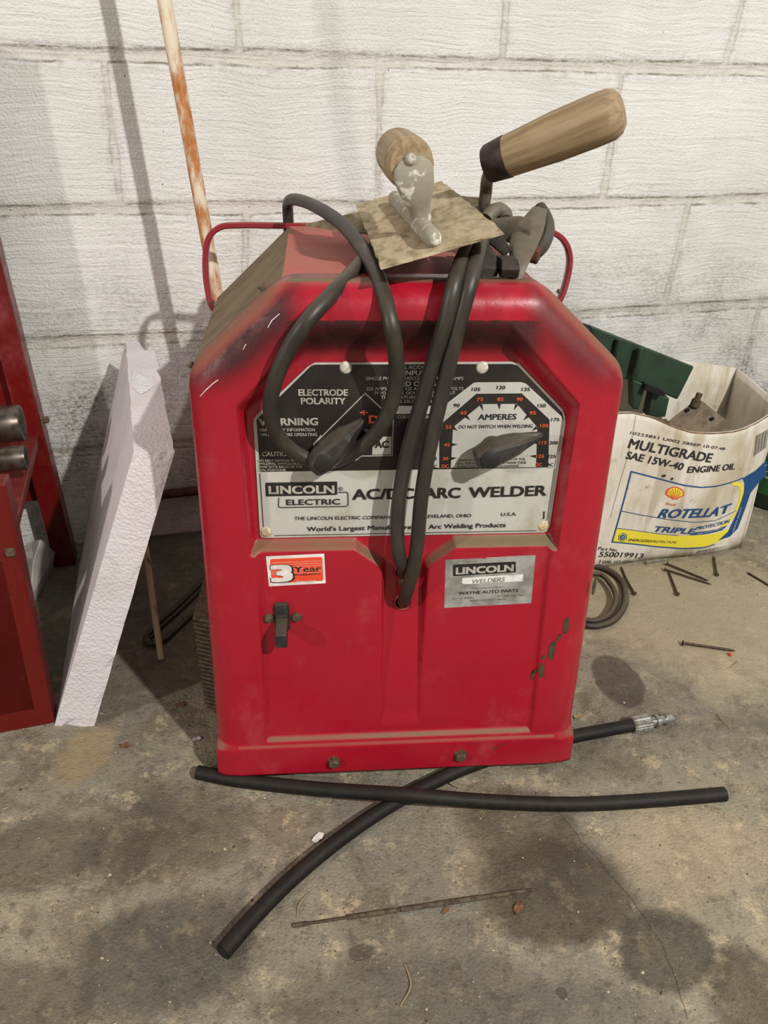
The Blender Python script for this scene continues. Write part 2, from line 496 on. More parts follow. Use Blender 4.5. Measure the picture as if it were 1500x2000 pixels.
# ------------------------------------------------------------------ mesh helpers
class MB:
    def __init__(s):
        s.v, s.f = [], []

    def add(s, vs, fs):
        o = len(s.v)
        s.v += [tuple(map(float, p)) for p in vs]
        s.f += [[i + o for i in f] for f in fs]
        return s

    def box(s, c, size, X=(1, 0, 0), Y=(0, 1, 0), Z=(0, 0, 1)):
        c, X, Y, Z = map(np.array, (c, X, Y, Z))
        a, b, d = size[0] / 2, size[1] / 2, size[2] / 2
        vs = [c + X * a * i + Y * b * j + Z * d * k for i, j, k in
              [(-1, -1, -1), (1, -1, -1), (1, 1, -1), (-1, 1, -1), (-1, -1, 1), (1, -1, 1), (1, 1, 1), (-1, 1, 1)]]
        return s.hexa(vs)

    def hexa(s, vs):
        return s.add(vs, [[0, 3, 2, 1], [4, 5, 6, 7], [0, 1, 5, 4], [1, 2, 6, 5], [2, 3, 7, 6], [3, 0, 4, 7]])

    def tube(s, pts, r, n=14, cap=True, step=None):
        P = [np.array(p, float) for p in pts]
        m = len(P)
        rr = r if hasattr(r, '__len__') else [r] * m
        T = []
        for i in range(m):
            t = P[min(i + 1, m - 1)] - P[max(i - 1, 0)]
            T.append(t / (np.linalg.norm(t) + 1e-12))
        a = np.array([0, 0, 1.0]) if abs(T[0][2]) < 0.9 else np.array([1.0, 0, 0])
        N = a - T[0] * (a @ T[0])
        N /= np.linalg.norm(N)
        vs, fs = [], []
        for i in range(m):
            N = N - T[i] * (N @ T[i])
            N /= np.linalg.norm(N) + 1e-12
            B = np.cross(T[i], N)
            for k in range(n):
                th = 2 * PI * k / n
                vs.append(P[i] + rr[i] * (N * math.cos(th) + B * math.sin(th)))
        for i in range(m - 1):
            for k in range(n):
                k2 = (k + 1) % n
                fs.append([i * n + k, i * n + k2, (i + 1) * n + k2, (i + 1) * n + k])
        if cap:
            fs.append(list(range(n))[::-1])
            fs.append([(m - 1) * n + k for k in range(n)])
        return s.add(vs, fs)

    def lathe(s, prof, o, ax, n=24, sq=None):
        # prof: list of (distance along axis, radius)
        o, ax = np.array(o, float), np.array(ax, float)
        ax /= np.linalg.norm(ax)
        return s.tube([o + ax * d for d, _ in prof], [max(q, 1e-5) for _, q in prof], n)

    def loft(s, secs, cap=True):
        n = len(secs[0])
        vs = [p for sec in secs for p in sec]
        fs = []
        for i in range(len(secs) - 1):
            for k in range(n):
                k2 = (k + 1) % n
                fs.append([i * n + k, i * n + k2, (i + 1) * n + k2, (i + 1) * n + k])
        if cap:
            fs.append(list(range(n))[::-1])
            fs.append([(len(secs) - 1) * n + k for k in range(n)])
        return s.add(vs, fs)

    def prism(s, poly, fn, l0, l1):
        # poly 2-D, fn(u, v, lift) -> point
        n = len(poly)
        vs = [fn(u, v, l0) for u, v in poly] + [fn(u, v, l1) for u, v in poly]
        fs = [list(range(n))[::-1], list(range(n, 2 * n))]
        fs += [[k, (k + 1) % n, n + (k + 1) % n, n + k] for k in range(n)]
        return s.add(vs, fs)

    def build(s, name, mat, parent=None, smooth=False, bevel=0.0, seg=2, sub=0, ang=None, recalc=True):
        me = bpy.data.meshes.new(name)
        me.from_pydata(s.v, [], s.f)
        me.update()
        bm = bmesh.new()
        bm.from_mesh(me)
        if recalc:
            bmesh.ops.recalc_face_normals(bm, faces=bm.faces)
        bm.to_mesh(me)
        bm.free()
        o = bpy.data.objects.new(name, me)
        COL.objects.link(o)
        me.materials.append(mat)
        if smooth:
            for p in me.polygons:
                p.use_smooth = True
            if ang:
                me.set_sharp_from_angle(angle=math.radians(ang))
        if bevel:
            md = o.modifiers.new('bevel', 'BEVEL')
            md.width = bevel
            md.segments = seg
            md.limit_method = 'ANGLE'
            md.angle_limit = math.radians(35)
        if sub:
            md = o.modifiers.new('sub', 'SUBSURF')
            md.levels = md.render_levels = sub
        if parent is not None:
            o.parent = parent
        return o


def curve(pts, n=60):
    """Catmull-Rom through points, resampled"""
    P = np.array(pts, float)
    Q = np.vstack([2 * P[0] - P[1], P, 2 * P[-1] - P[-2]])
    out = []
    m = len(P) - 1
    per = max(3, n // m)
    for i in range(m):
        p0, p1, p2, p3 = Q[i:i + 4]
        t01 = np.linalg.norm(p1 - p0) ** 0.5 + 1e-9
        t12 = np.linalg.norm(p2 - p1) ** 0.5 + 1e-9
        t23 = np.linalg.norm(p3 - p2) ** 0.5 + 1e-9
        m1 = (p2 - p1 + t12 * ((p1 - p0) / t01 - (p2 - p0) / (t01 + t12)))
        m2 = (p2 - p1 + t12 * ((p3 - p2) / t23 - (p3 - p1) / (t12 + t23)))
        for k in range(per):
            t = k / per
            out.append((2 * (p1 - p2) + m1 + m2) * t ** 3 + (-3 * (p1 - p2) - 2 * m1 - m2) * t * t + m1 * t + p1)
    out.append(P[-1])
    return out


def tag(o, label, cat, group=None, kind=None):
    o['label'] = label
    o['category'] = cat
    if group:
        o['group'] = group
    if kind:
        o['kind'] = kind
    return o


def thing(name, label, cat, loc=(0, 0, 0), rz=0.0, group=None):
    o = bpy.data.objects.new(name, None)
    o.empty_display_size = 0.05
    o.location = [float(a) for a in loc]
    o.rotation_euler = (0, 0, rz)
    COL.objects.link(o)
    return tag(o, label, cat, group)


def at_base(o, base):
    """move a world-built mesh object's origin to its base point"""
    base = Vector([float(a) for a in base])
    o.data.transform(Matrix.Translation(-base))
    o.location = base
    return o


_glyph = {}


def glyphs(txt, weight=0.0):
    key = (txt, weight)
    if key not in _glyph:
        cu = bpy.data.curves.new('t', 'FONT')
        cu.body = txt
        cu.size = 1.0
        cu.offset = weight
        cu.resolution_u = 3
        ob = bpy.data.objects.new('t', cu)
        COL.objects.link(ob)
        dg = bpy.context.evaluated_depsgraph_get()
        dg.update()
        me = bpy.data.meshes.new_from_object(ob.evaluated_get(dg))
        vs = np.array([v.co[:2] for v in me.vertices]) if len(me.vertices) else np.zeros((0, 2))
        fs = [list(p.vertices) for p in me.polygons]
        bpy.data.objects.remove(ob)
        bpy.data.curves.remove(cu)
        bpy.data.meshes.remove(me)
        _glyph[key] = (vs, fs)
    return _glyph[key]


def text(mb, fn, txt, a, b, cap, lift, weight=0.012, shear=0.0):
    """letters between 2-D baseline ends a and b with cap height cap, through fn(u, v, lift)"""
    vs, fs = glyphs(txt, 0.0)
    if not len(vs):
        return
    a, b = np.array(a, float), np.array(b, float)
    x0, x1 = vs[:, 0].min(), vs[:, 0].max()
    d = b - a
    W = np.linalg.norm(d)
    d = d / W
    e = np.array([-d[1], d[0]])
    X = (vs[:, 0] - x0) / (x1 - x0) * W
    Y = vs[:, 1] / 0.70 * cap
    X = X + Y * shear
    heavy = weight * cap / 0.70
    for k_, (sx_, sy_) in enumerate([(-heavy, -heavy * .6), (heavy, heavy * .6), (-heavy, heavy * .6), (heavy, -heavy * .6)] if heavy > 0 else [(0.0, 0.0)]):
        mb.add([fn(*(a + d * (x + sx_) + e * (y + sy_)), lift + k_ * 1e-5) for x, y in zip(X, Y)], fs)


def rrect(c4, r, n=5):
    """rounded quad from four 2-D corners"""
    out = []
    P = [np.array(c, float) for c in c4]
    for i in range(4):
        p, q, s_ = P[i], P[i - 1], P[(i + 1) % 4]
        d1 = (q - p) / np.linalg.norm(q - p)
        d2 = (s_ - p) / np.linalg.norm(s_ - p)
        for k in range(n + 1):
            t = k / n
            A, B = p + d1 * r, p + d2 * r
            out.append(tuple((1 - t) ** 2 * A + 2 * t * (1 - t) * p + t * t * B))
    return out


def ring_poly(outer, inner):
    return outer, inner


def strip(mb, pts, w, fn, lift, closed=False):
    """flat line of width w along 2-D points"""
    P = [np.array(p, float) for p in pts]
    n = len(P)
    L, R = [], []
    for i in range(n):
        if closed:
            a, b = P[i - 1], P[(i + 1) % n]
        else:
            a, b = P[max(i - 1, 0)], P[min(i + 1, n - 1)]
        d1 = P[i] - a if np.linalg.norm(P[i] - a) > 1e-9 else b - P[i]
        d2 = b - P[i] if np.linalg.norm(b - P[i]) > 1e-9 else P[i] - a
        d1, d2 = d1 / np.linalg.norm(d1), d2 / np.linalg.norm(d2)
        n1, n2 = np.array([-d1[1], d1[0]]), np.array([-d2[1], d2[0]])
        m = n1 + n2
        m = m / (m @ n1 + 1e-9)
        L.append(P[i] + m * w / 2)
        R.append(P[i] - m * w / 2)
    vs = [fn(*p, lift) for p in L + R]
    fs = [[i, (i + 1) % n, n + (i + 1) % n, n + i] for i in range(n if closed else n - 1)]
    mb.add(vs, fs)


def sstep(x, a, b):
    t = np.clip((x - a) / (b - a), 0, 1)
    return t * t * (3 - 2 * t)


# ================================================================== STRUCTURE
# floor
fm = bpy.data.meshes.new('floor')
c4 = [(-3, -2.2), (3, -2.2), (3, 2.6), (-3, 2.6)]
fm.from_pydata([(x, y, 0) for x, y in c4] + [(x, y, -0.1) for x, y in c4], [], [[0, 1, 2, 3], [7, 6, 5, 4], [0, 4, 5, 1], [1, 5, 6, 2], [2, 6, 7, 3], [3, 7, 4, 0]])
fo = bpy.data.objects.new('floor', fm)
fm.materials.append(M_FLOOR)
COL.objects.link(fo)
fo['kind'] = 'structure'

# block wall: mortar joints measured along the wall
HJ = [  # each course joint: pixel points of its centre line
    [(0, 102), (375, 111), (750, 120), (1125, 130), (1500, 137)],
    [(0, 412), (200, 409), (350, 407), (740, 404), (1100, 397), (1345, 392), (1500, 387)],
    [(60, 671), (390, 657), (1150, 613), (1300, 604), (1500, 592)],
    [(120, 886), (200, 879)],
]
hj = []
for pts in HJ:
    q = np.array([wl2(*p) for p in pts])
    hj.append((q[:, 0], q[:, 1]))

US = np.concatenate([np.arange(-2.2, -0.75, 0.1), np.arange(-0.75, 1.75, 0.0055), np.arange(1.75, 3.2, 0.1)])
ZS = np.concatenate([np.arange(0, 1.0, 0.005), np.arange(1.0, 2.45, 0.1)])
UU, ZZ = np.meshgrid(US, ZS)
rng = np.random.RandomState(3)


def snoise(x, seed, f):
    r = np.random.RandomState(seed)
    o = np.zeros_like(x)
    for k in range(5):
        fr_ = f * 1.8 ** k
        o += np.sin(x * fr_ + r.rand() * 6.28) / 1.5 ** k
    return o


jh = []
for k, (uu, zz) in enumerate(hj):
    jh.append(np.interp(UU, uu, zz))
jh.append(jh[3] - 0.2032)
jh.insert(0, jh[0] + 0.2032)
jh.insert(0, jh[0] + 0.2032)
for k in range(5):
    jh.insert(0, jh[0] + 0.2032)
d = np.full(UU.shape, 9.0)
for k, z in enumerate(jh):
    hw = 0.0098 + 0.0012 * snoise(UU, k, 6)
    d = np.minimum(d, np.abs(ZZ - z) - hw)
jw_ = np.ones(UU.shape)
# vertical joints: per course between joint k and k+1
VJ = {7: [[(201, 108), (237, 409)], [(743, 120), (738, 404)], [(1219, 130), (1176, 395)]],
      6: [[(460, 0), (469, 113)], [(1440, 50), (1414, 135)]],
      8: [[(483, 407), (478, 520)], [(1345, 393), (1296, 605)]]}
n_before = len(jh) - 5
u_odd = [wl2(*p[0])[0] for p in VJ[7]]
for k in range(len(jh) - 1):
    top, bot = jh[k], jh[k + 1]
    inside = (ZZ <= top) & (ZZ > bot)
    # joint index of measured first line
    rel = k - (len(jh) - 5)
    key = 7 + rel if (7 + rel) in VJ else None
    lines = []
    if key is not None and key in VJ:
        for (a, b) in VJ[key]:
            A, B = wl2(*a), wl2(*b)
            lines.append((A, B))
        us = [0.5 * (A[0] + B[0]) for A, B in lines]
    else:
        us = []
    ph = u_odd[0] if rel % 2 == 0 else u_odd[0] + 0.2032
    for i in range(-7, 10):
        u = ph + 0.405 * i
        if all(abs(u - q) > 0.15 for q in us):
            lines.append(((u, 10.0), (u, 0.0)))
    for i, (A, B) in enumerate(lines):
        t = (ZZ - B[1]) / (A[1] - B[1] + 1e-9)
        uc = B[0] + (A[0] - B[0]) * np.clip(t, -0.2, 1.2)
        hw = 0.0062 + 0.001 * snoise(ZZ, 30 + i + k * 7, 20)
        dv = np.abs(UU - uc) - hw
        jw_ = np.where(inside & (dv < d), 0.38, jw_)
        d = np.where(inside, np.minimum(d, dv), d)
rec = 0.0030 * (1 - sstep(d, -0.005, 0.0015))
rough_ = 0.0008 * (snoise(UU * 1.0, 5, 3) * snoise(ZZ, 6, 5))
YY = rec + rough_
nv, nu = UU.shape
vs = np.stack([UU, YY, ZZ], -1).reshape(-1, 3)
idx = np.arange(nv * nu).reshape(nv, nu)
q = np.stack([idx[:-1, :-1], idx[:-1, 1:], idx[1:, 1:], idx[1:, :-1]], -1).reshape(-1, 4)
wm = bpy.data.meshes.new('wall_back')
wm.from_pydata(vs.tolist(), [], q.tolist())
at = wm.attributes.new('jd', 'FLOAT', 'POINT')
at.data.foreach_set('value', np.clip(d, -0.03, 0.03).reshape(-1).astype(np.float32))
at = wm.attributes.new('jw', 'FLOAT', 'POINT')
at.data.foreach_set('value', jw_.reshape(-1).astype(np.float32))
for p_ in wm.polygons:
    p_.use_smooth = True
wm.materials.append(M_WALL)
wo_ = bpy.data.objects.new('wall_back', wm)
wo_.location = W0
wo_.rotation_euler = (0, 0, WALL_YAW)
COL.objects.link(wo_)
sm_ = wo_.modifiers.new('thick', 'SOLIDIFY')
sm_.thickness = 0.15
sm_.offset = -1
wo_['kind'] = 'structure'

# ================================================================== WELDER
welder = thing('arc_welder', 'dusty red arc welder cabinet with two black pointer knobs, standing on the concrete floor', 'welder', BO, YAW)

# ---- front cover: rolled edge outline (open at the bottom), pressed recesses
ROLLR = 0.026


def arc_corner(p, a, b, r, n):
    p, a, b = map(np.array, (p, a, b))
    d1 = (a - p) / np.linalg.norm(a - p)
    d2 = (b - p) / np.linalg.norm(b - p)
    ang = math.acos(np.clip(d1 @ d2, -1, 1))
    L = r / math.tan(ang / 2)
    bis = (d1 + d2) / np.linalg.norm(d1 + d2)
    c = p + bis * r / math.sin(ang / 2)
    s, e = p + d1 * L, p + d2 * L
    v0, v1 = s - c, e - c
    a0, a1 = math.atan2(v0[1], v0[0]), math.atan2(v1[1], v1[0])
    da = (a1 - a0 + PI) % (2 * PI) - PI
    return [c + r * np.array([math.cos(a0 + da * k / n), math.sin(a0 + da * k / n)]) for k in range(n + 1)]


Pc = [np.array(p) for p in [(-0.2138, 0.0), (-0.1985, 0.482), (-0.1135, 0.5575), (0.1125, 0.5575), (0.2005, 0.480), (0.2100, 0.0)]]
chain = [Pc[0]]
for i in range(1, 5):
    chain += arc_corner(Pc[i], Pc[i - 1], Pc[i + 1], 0.040, 9)
chain.append(Pc[5])
dense = []
for i in range(len(chain) - 1):
    a, b = chain[i], chain[i + 1]
    n = max(1, int(np.linalg.norm(b - a) / 0.0045))
    for k in range(n):
        dense.append(a + (b - a) * k / n)
dense.append(chain[-1])
dense = np.array(dense)
tang = np.gradient(dense, axis=0)
tang /= np.linalg.norm(tang, axis=1, keepdims=True)
nin = np.stack([tang[:, 1], -tang[:, 0]], -1)           # inward normal (chain runs clockwise)
nin[0] = (1, 0)
nin[-1] = (-1, 0)


def poly_edge(u, v):
    """signed inside measures of the plate pocket"""
    au = np.abs(u)
    return au, v


DA, DB = 0.020, 0.008


def fdepth(u, v):
    """depth of the pressed front behind its outer face (rolled edge not included)"""
    u = np.asarray(u, float)
    v = np.asarray(v, float)
    au = np.abs(u)
    # plate pocket
    top = sstep(v, 0.5275, 0.493)
    side = sstep(au, 0.1565, 0.1495)
    ch = sstep(au * 0.70 + v * 0.714, 0.4345, 0.4185)
    low = sstep(v, 0.2930, 0.3085)
    A = np.minimum(np.minimum(top, side), np.minimum(ch, low))
    # shallow lower field
    B = np.minimum(sstep(v, 0.0435, 0.0550), sstep(au, 0.1585 - 0.006 * sstep(v, 0.05, 0.30), 0.1505 - 0.006 * sstep(v, 0.05, 0.30)))
    B = np.where(v > 0.35, 0, B)
    # centre channel
    hw = 0.0215 + 0.034 * sstep(v, 0.272, 0.312)
    fw_ = sstep(v, 0.270, 0.285)
    Cm = sstep(au, hw + 0.004 + 0.006 * fw_, hw - 0.002 - 0.004 * fw_) * np.where(v > 0.34, 0, 1)
    fade = sstep(v, 0.075, 0.262)
    dC = DB + (DA - DB) * (0.22 + 0.78 * fade) * sstep(v, 0.062, 0.085)
    step = 0.0028 * sstep(v, 0.0405, 0.0455)
    return np.maximum(np.maximum(np.maximum(DB * B, DA * A), dC * Cm * B), step * (v < 0.40) + 0.0028 * sstep(v, 0.52, 0.40) * (v >= 0.40))


svals = [0.0, 0.0004, 0.0014, 0.003, 0.0052, 0.008, 0.0115, 0.0155, 0.020, 0.025]
rings = []
for s_ in svals:
    p = dense + nin * s_
    p[0][1] = 0
    p[-1][1] = 0
    rings.append(p)
N = len(dense)
vsl, fsl = [], []
# rear flange of the cover
FL = 0.056
for p in rings[:1]:
    for (u, v) in p:
        vsl.append((u, FL, v))
for k, p in enumerate(rings):
    s_ = svals[k]
    y = ROLLR - math.sqrt(max(0, ROLLR ** 2 - (ROLLR - s_) ** 2))
    fdv = fdepth(p[:, 0], p[:, 1])
    # roll fades out at the bottom lip
    lipf = sstep(p[:, 1], 0.036, 0.052) * 0.72 + 0.28
    for (u, v), f_, lf in zip(p, fdv, lipf):
        vsl.append((u, y * lf + f_, v))
for k in range(len(rings)):
    for i in range(N - 1):
        fsl.append([k * N + i, k * N + i + 1, (k + 1) * N + i + 1, (k + 1) * N + i])
base_last = len(rings) * N
inner = rings[-1]
loop = [Vector((float(a), float(b))) for a, b in inner]
st_ = 0.0019
pts2 = list(loop)
nbot = int((inner[-1][0] - inner[0][0]) / 0.004)
bot_pts = [Vector((float(inner[-1][0] + (inner[0][0] - inner[-1][0]) * k / nbot), 0.0)) for k in range(1, nbot)]
pts2 += bot_pts
nloop = len(pts2)
gx = np.arange(-0.20, 0.20, st_)
gz = np.arange(0.002, 0.56, st_)
GX, GZ = np.meshgrid(gx, gz)
flat = np.stack([GX.ravel(), GZ.ravel()], -1)
poly = np.array([tuple(p) for p in pts2])
inside = np.ones(len(flat), bool)
for i in range(nloop):
    a, b = poly[i], poly[(i + 1) % nloop]
    e = b - a
    ln = np.linalg.norm(e)
    if ln < 1e-9:
        continue
    nn_ = np.array([e[1], -e[0]]) / ln
    inside &= ((flat - a) @ nn_) > st_ * 0.4
grid = flat[inside]
pts2 += [Vector((float(a), float(b))) for a, b in grid]
res = delaunay_2d_cdt(pts2, [(i, (i + 1) % nloop) for i in range(nloop)], [], 1, 1e-7)
ov, of = res[0], res[2]
orig = res[3]
mp = {}
H1 = fr(788, 1116, 0.02)
H2 = fr(787, 1176, 0.019)
for i, p in enumerate(ov):
    src = [j for j in orig[i] if j < N]
    if src:
        mp[i] = base_last + src[0]
    else:
        mp[i] = len(vsl)
        vsl.append((p[0], float(fdepth(p[0], p[1])) + (ROLLR - math.sqrt(ROLLR ** 2 - (ROLLR - 0.025) ** 2)) * 0.0, p[1]))
for f in of:
    c_ = np.mean([tuple(ov[i]) for i in f], axis=0)
    if np.hypot(c_[0] - H1[0], c_[1] - H1[2]) < 0.0085 or np.hypot(c_[0] - H2[0], c_[1] - H2[2]) < 0.0085:
        continue
    fsl.append([mp[i] for i in f])
# underside return of the lip
o0 = len(vsl)
cover = MB().add(vsl, fsl)
bl = [(-0.2138 + ROLLR, 0.0), (0.21 - ROLLR, 0.0)]
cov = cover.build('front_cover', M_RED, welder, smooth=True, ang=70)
md = cov.modifiers.new('sheet', 'SOLIDIFY')
md.thickness = 0.0016
md.offset = -1


def surf(px, py, lift=0.0):
    dep = 0.0
    for _ in range(4):
        p = fr(px, py, dep)
        dep = float(fdepth(p[0], p[2]))
    p = fr(px, py, dep - lift)
    return p


# ---- case: top, chamfers and sides behind the cover
BK = 0.372


def section(dep):
    t = (dep - 0.05) / (BK - 0.05)
    g_ = 0.016 * t
    ins = 0.0022
    zt = 0.5575 - ins + 0.010 * t
    zs = 0.480 - 0.004 * t
    xl, xr = -0.1995 + ins - g_ * 1.5, 0.2005 - ins + g_ * 1.5
    return [np.array([-0.2115 + ins - g_, dep, 0.012]), np.array([xl, dep, zs]), np.array([-0.1135 + ins * 0.4 - g_ * 0.6, dep, zt]),
            np.array([0.1125 - ins * 0.4 + g_ * 0.6, dep, zt]), np.array([xr, dep, zs]), np.array([0.208 - ins + g_, dep, 0.012])]


a_, b_ = section(0.045), section(BK)


def sheet(i, j, name, mat, th=0.0014):
    mb = MB()
    P = [a_[i], a_[j], b_[j], b_[i]]
    n = np.cross(P[1] - P[0], P[3] - P[0])
    n /= np.linalg.norm(n)
    cen = np.array([0, 0.2, 0.3])
    if (P[0] - cen) @ n < 0:
        n = -n
    mb.hexa([p - n * th for p in P] + P)
    return mb.build(name, mat, welder, bevel=0.0006, seg=1)


sheet(2, 3, 'top_panel', M_REDTOP)
sd = sheet(1, 2, 'dusty_slope_panel', M_DUSTY)
sd['label'] = 'left sloped panel caked in brown dust'
sheet(3, 4, 'slope_panel', M_DUSTY)
sheet(0, 1, 'side_panel', M_REDTOP)
sheet(4, 5, 'side_panel', M_REDTOP)
bp = MB()
bp.prism([(p[0], p[2]) for p in b_], lambda u, v, l: (u, BK + l, v), 0.0, 0.0016)
bp.build('back_panel', M_REDTOP, welder)
mb = MB()
mb.box((0, 0.21, 0.020), (0.40, 0.31, 0.003))
mb.build('bottom_pan', M_RUST, welder)
# small bolts on the case edges
mb = MB()
for (px, py, dep) in [(511, 560, 0.055), (373, 712, 0.055), (414, 590, BK - 0.01), (1092, 569, BK - 0.06)]:
    p = fr(px, py, dep)
    b = MB()
    b.lathe([(-0.003, 0.0028), (0.0, 0.0034), (0.0016, 0.0034), (0.002, 0.002)], p, (np.sign(p[0]) * 0.6, 0, 0.8), 6)
    b.build('case_screw', M_BOLT, welder)
# seam ridge on the left slope near the top
mb = MB()
p0, p1 = fr(523, 556, 0.062), fr(537, 470, 0.20)
# handle
hp = [fr(409, 596, BK), fr(405, 560, BK + 0.01), fr(403, 485, BK + 0.012), fr(412, 458, BK + 0.013), fr(432, 443, BK + 0.014), fr(460, 440, BK + 0.014), fr(575, 441, BK + 0.014),
      fr(1050, 449, BK + 0.014), fr(1077, 453, BK + 0.014), fr(1101, 470, BK + 0.013), fr(1112, 500, BK + 0.012), fr(1108, 540, BK + 0.01), fr(1099, 590, BK)]
hp = [np.array([-0.200, BK + 0.004, hp[0][2] - 0.012]), hp[0] + np.array([0.006, 0.006, -0.008])] + hp[1:-1] + [hp[-1] + np.array([-0.004, 0.006, 0.0]), hp[-1] + np.array([-0.018, 0.006, -0.012]), np.array([0.195, BK + 0.004, hp[-1][2] - 0.014])]
path = curve(hp, 110)
mb = MB()
secs = []
for i, p in enumerate(path):
    t = path[min(i + 1, len(path) - 1)] - path[max(i - 1, 0)]
    t = t / np.linalg.norm(t)
    yv = np.array([0, 1, 0]) - t * t[1]
    yv /= np.linalg.norm(yv)
    nv_ = np.cross(t, yv)
    secs.append([p + yv * 0.0065 * cx + nv_ * 0.0036 * cy for cx, cy in [(-1, -.6), (-.7, -1), (.7, -1), (1, -.6), (1, .6), (.7, 1), (-.7, 1), (-1, .6)]])
mb.loft(secs)
mb.build('carry_handle', M_REDBAR, welder, smooth=True, ang=50)
# feet
for x, y in [(-0.17, 0.13), (0.17, 0.15), (-0.17, 0.33), (0.17, 0.33)]:
    MB().box((x, y, 0.0005), (0.03, 0.04, 0.036)).build('foot', M_RUST, welder, bevel=0.002)
p = fr(765, 1512, 0.03)
MB().hexa([p + np.array(q) for q in [(-.008, 0, -.012), (.004, -.03, -.016), (.012, -.028, -.016), (.008, .01, -.012), (-.008, 0, .012), (.002, -.012, .002), (.01, -.010, .004), (.008, .01, .012)]]).build('bent_rusty_tab', M_RUST, welder, bevel=0.001)
# lip bolts
for px, py in [(652, 1487), (899, 1474)]:
    p = fr(px, py, 0)
    b = MB()
    b.lathe([(0.001, 0.0085), (-0.0012, 0.0085), (-0.0013, 0.0062), (-0.006, 0.0062), (-0.0068, 0.005)], p, (0, 1, 0), 6)
    b.build('lip_bolt', M_BOLT, welder)

# ---- switch
sw = fr(551, 1206, DB)
MB().box((sw[0], DB - 0.001, sw[2]), (0.0155, 0.004, 0.028)).build('switch_slot', M_DARK, welder, bevel=0.001)
sp = surf(551, 1205)
mb = MB()
X0 = sp[0]
top = surf(551, 1182)
bot = surf(551, 1225)
mb.box((X0, DB - 0.002, (top[2] + bot[2]) / 2 + 0.003), (0.0135, 0.006, 0.030))
sb_ = mb.build('switch_body', M_KNOB, welder, bevel=0.0012)
mb = MB()
text(mb, lambda u, v, l: (u, DB - .0051 - l, v), 'OFF', (X0 - .0042, bot[2] + .0165), (X0 + .0042, bot[2] + .0165), .0026, .0001, .01)
mb.build('off_lettering', M_GREY, sb_)
mb = MB()
za = bot[2] + 0.008
tipz = fr(551, 1262, -0.014)[2]
hw = 0.0062
mb.hexa([(X0 - hw, DB - 0.004, za - 0.006), (X0 + hw, DB - 0.004, za - 0.006), (X0 + hw, DB - 0.004, za + 0.008), (X0 - hw, DB - 0.004, za + 0.008),
         (X0 - hw * .92, -0.018, tipz), (X0 + hw * .92, -0.018, tipz), (X0 + hw * .92, -0.020, tipz + 0.018), (X0 - hw * .92, -0.020, tipz + 0.018)])
mb.build('toggle_lever', M_KNOB, welder, bevel=0.0016, seg=3)
for px, py in [(525, 1207), (578, 1205)]:
    p = surf(px, py)
    b = MB()
    b.lathe([(0.001, 0.0062), (-0.0010, 0.0062), (-0.0012, 0.0045), (-0.0034, 0.0040), (-0.004, 0.002)], p, (0, 1, 0), 6)
    b.build('switch_screw', M_BOLT, welder)

# ---- cable holes
for Hc in (H1, H2):
    pth = [(Hc[0] + 0.0092 * math.cos(t), float(fdepth(Hc[0], Hc[2])) - 0.0005, Hc[2] + 0.0092 * math.sin(t)) for t in np.linspace(0, 2 * PI, 25)]
    MB().tube(pth, 0.0014, 8, False).build('cable_hole_rim', M_RED, welder, smooth=True)
b = MB()
p = surf(788, 1136)
b.lathe([(0.001, 0.006), (-0.0015, 0.006), (-0.0017, 0.0046), (-0.004, 0.0044)], p, (0, 1, 0), 6)
b.build('channel_screw', M_BOLT, welder)

# ---- nameplate
PD = DA - 0.0016


def pp(x, y):                      # plate 2-D point from crop coordinates of the plate close-up
    q_ = fr(480 + x * 0.44667, 680 + y * 0.44667, PD)
    return (q_[0], q_[2])


def pf(u, v, l):
    return (u, PD - l, v)


def PPS(*a):
    return [pp(x, y) for x, y in a]


plate = MB()
outline = rrect(PPS((32, 318), (62, 830), (1330, 800), (1396, 300))[::-1], 0.0008)
corner = lambda a, p, b, r: rrect([a, p, b, ((a[0] + b[0]) / 2, (a[1] + b[1]) / 2)], r)
outline = PPS((62, 812), (34, 330), (36, 310), (50, 290), (270, 82), (300, 64), (1165, 60), (1195, 68), (1385, 268), (1397, 300), (1398, 330), (1330, 780), (1318, 800), (1300, 806), (85, 830), (68, 826))
plate.prism(outline, pf, -0.0012, 0.0)
plate_o = plate.build('nameplate', M_PLATE, welder)
ink = MB()
ink.prism(PPS((62, 540), (47, 312), (285, 78), (303, 72), (1165, 69), (1188, 76), (1383, 282), (1389, 305), (1350, 522), (62, 541)), pf, 0.0, 0.00015)
ink.build('black_ink_panel', M_INK, plate_o)
sil = MB()
L2 = 0.0003
sil.prism(PPS((822, 523), (822, 285), (995, 152), (1010, 149), (1203, 148), (1224, 154), (1380, 298), (1386, 316), (1347, 520)), pf, 0.00015, L2)
sil.prism(PPS((650, 252), (850, 252), (850, 287), (650, 287)), pf, 0.00015, L2)
sil.prism(PPS((555, 388), (637, 386), (635, 464), (553, 466)), pf, 0.00015, L2)
sil.build('silver_dial_panel', M_PLATE, plate_o)
blk = MB()
L3 = 0.00045
blk.prism(PPS((846, 522), (846, 338), (1008, 199), (1206, 197), (1328, 312), (1322, 519)), pf, L2, L3)
blk.build('dial_black_ring', M_INK, plate_o)
sil2 = MB()
L4 = 0.0006
sil2.prism(PPS((896, 521), (906, 345), (1030, 244), (1185, 243), (1274, 345), (1268, 519)), pf, L3, L4)
sil2.build('dial_silver_centre', M_PLATE, plate_o)
# linework and lettering
LT = 0.0009
k = MB()
w = MB()
o_ = MB()
CAPK = 0.44667 * 0.00049         # metres per crop pixel on the plate


def T(mb, s, x0, y0, x1, y1, h, wt=0.012, sh=0.0):
    text(mb, pf, s, pp(x0, y0), pp(x1, y1), h * CAPK, LT, wt, sh)


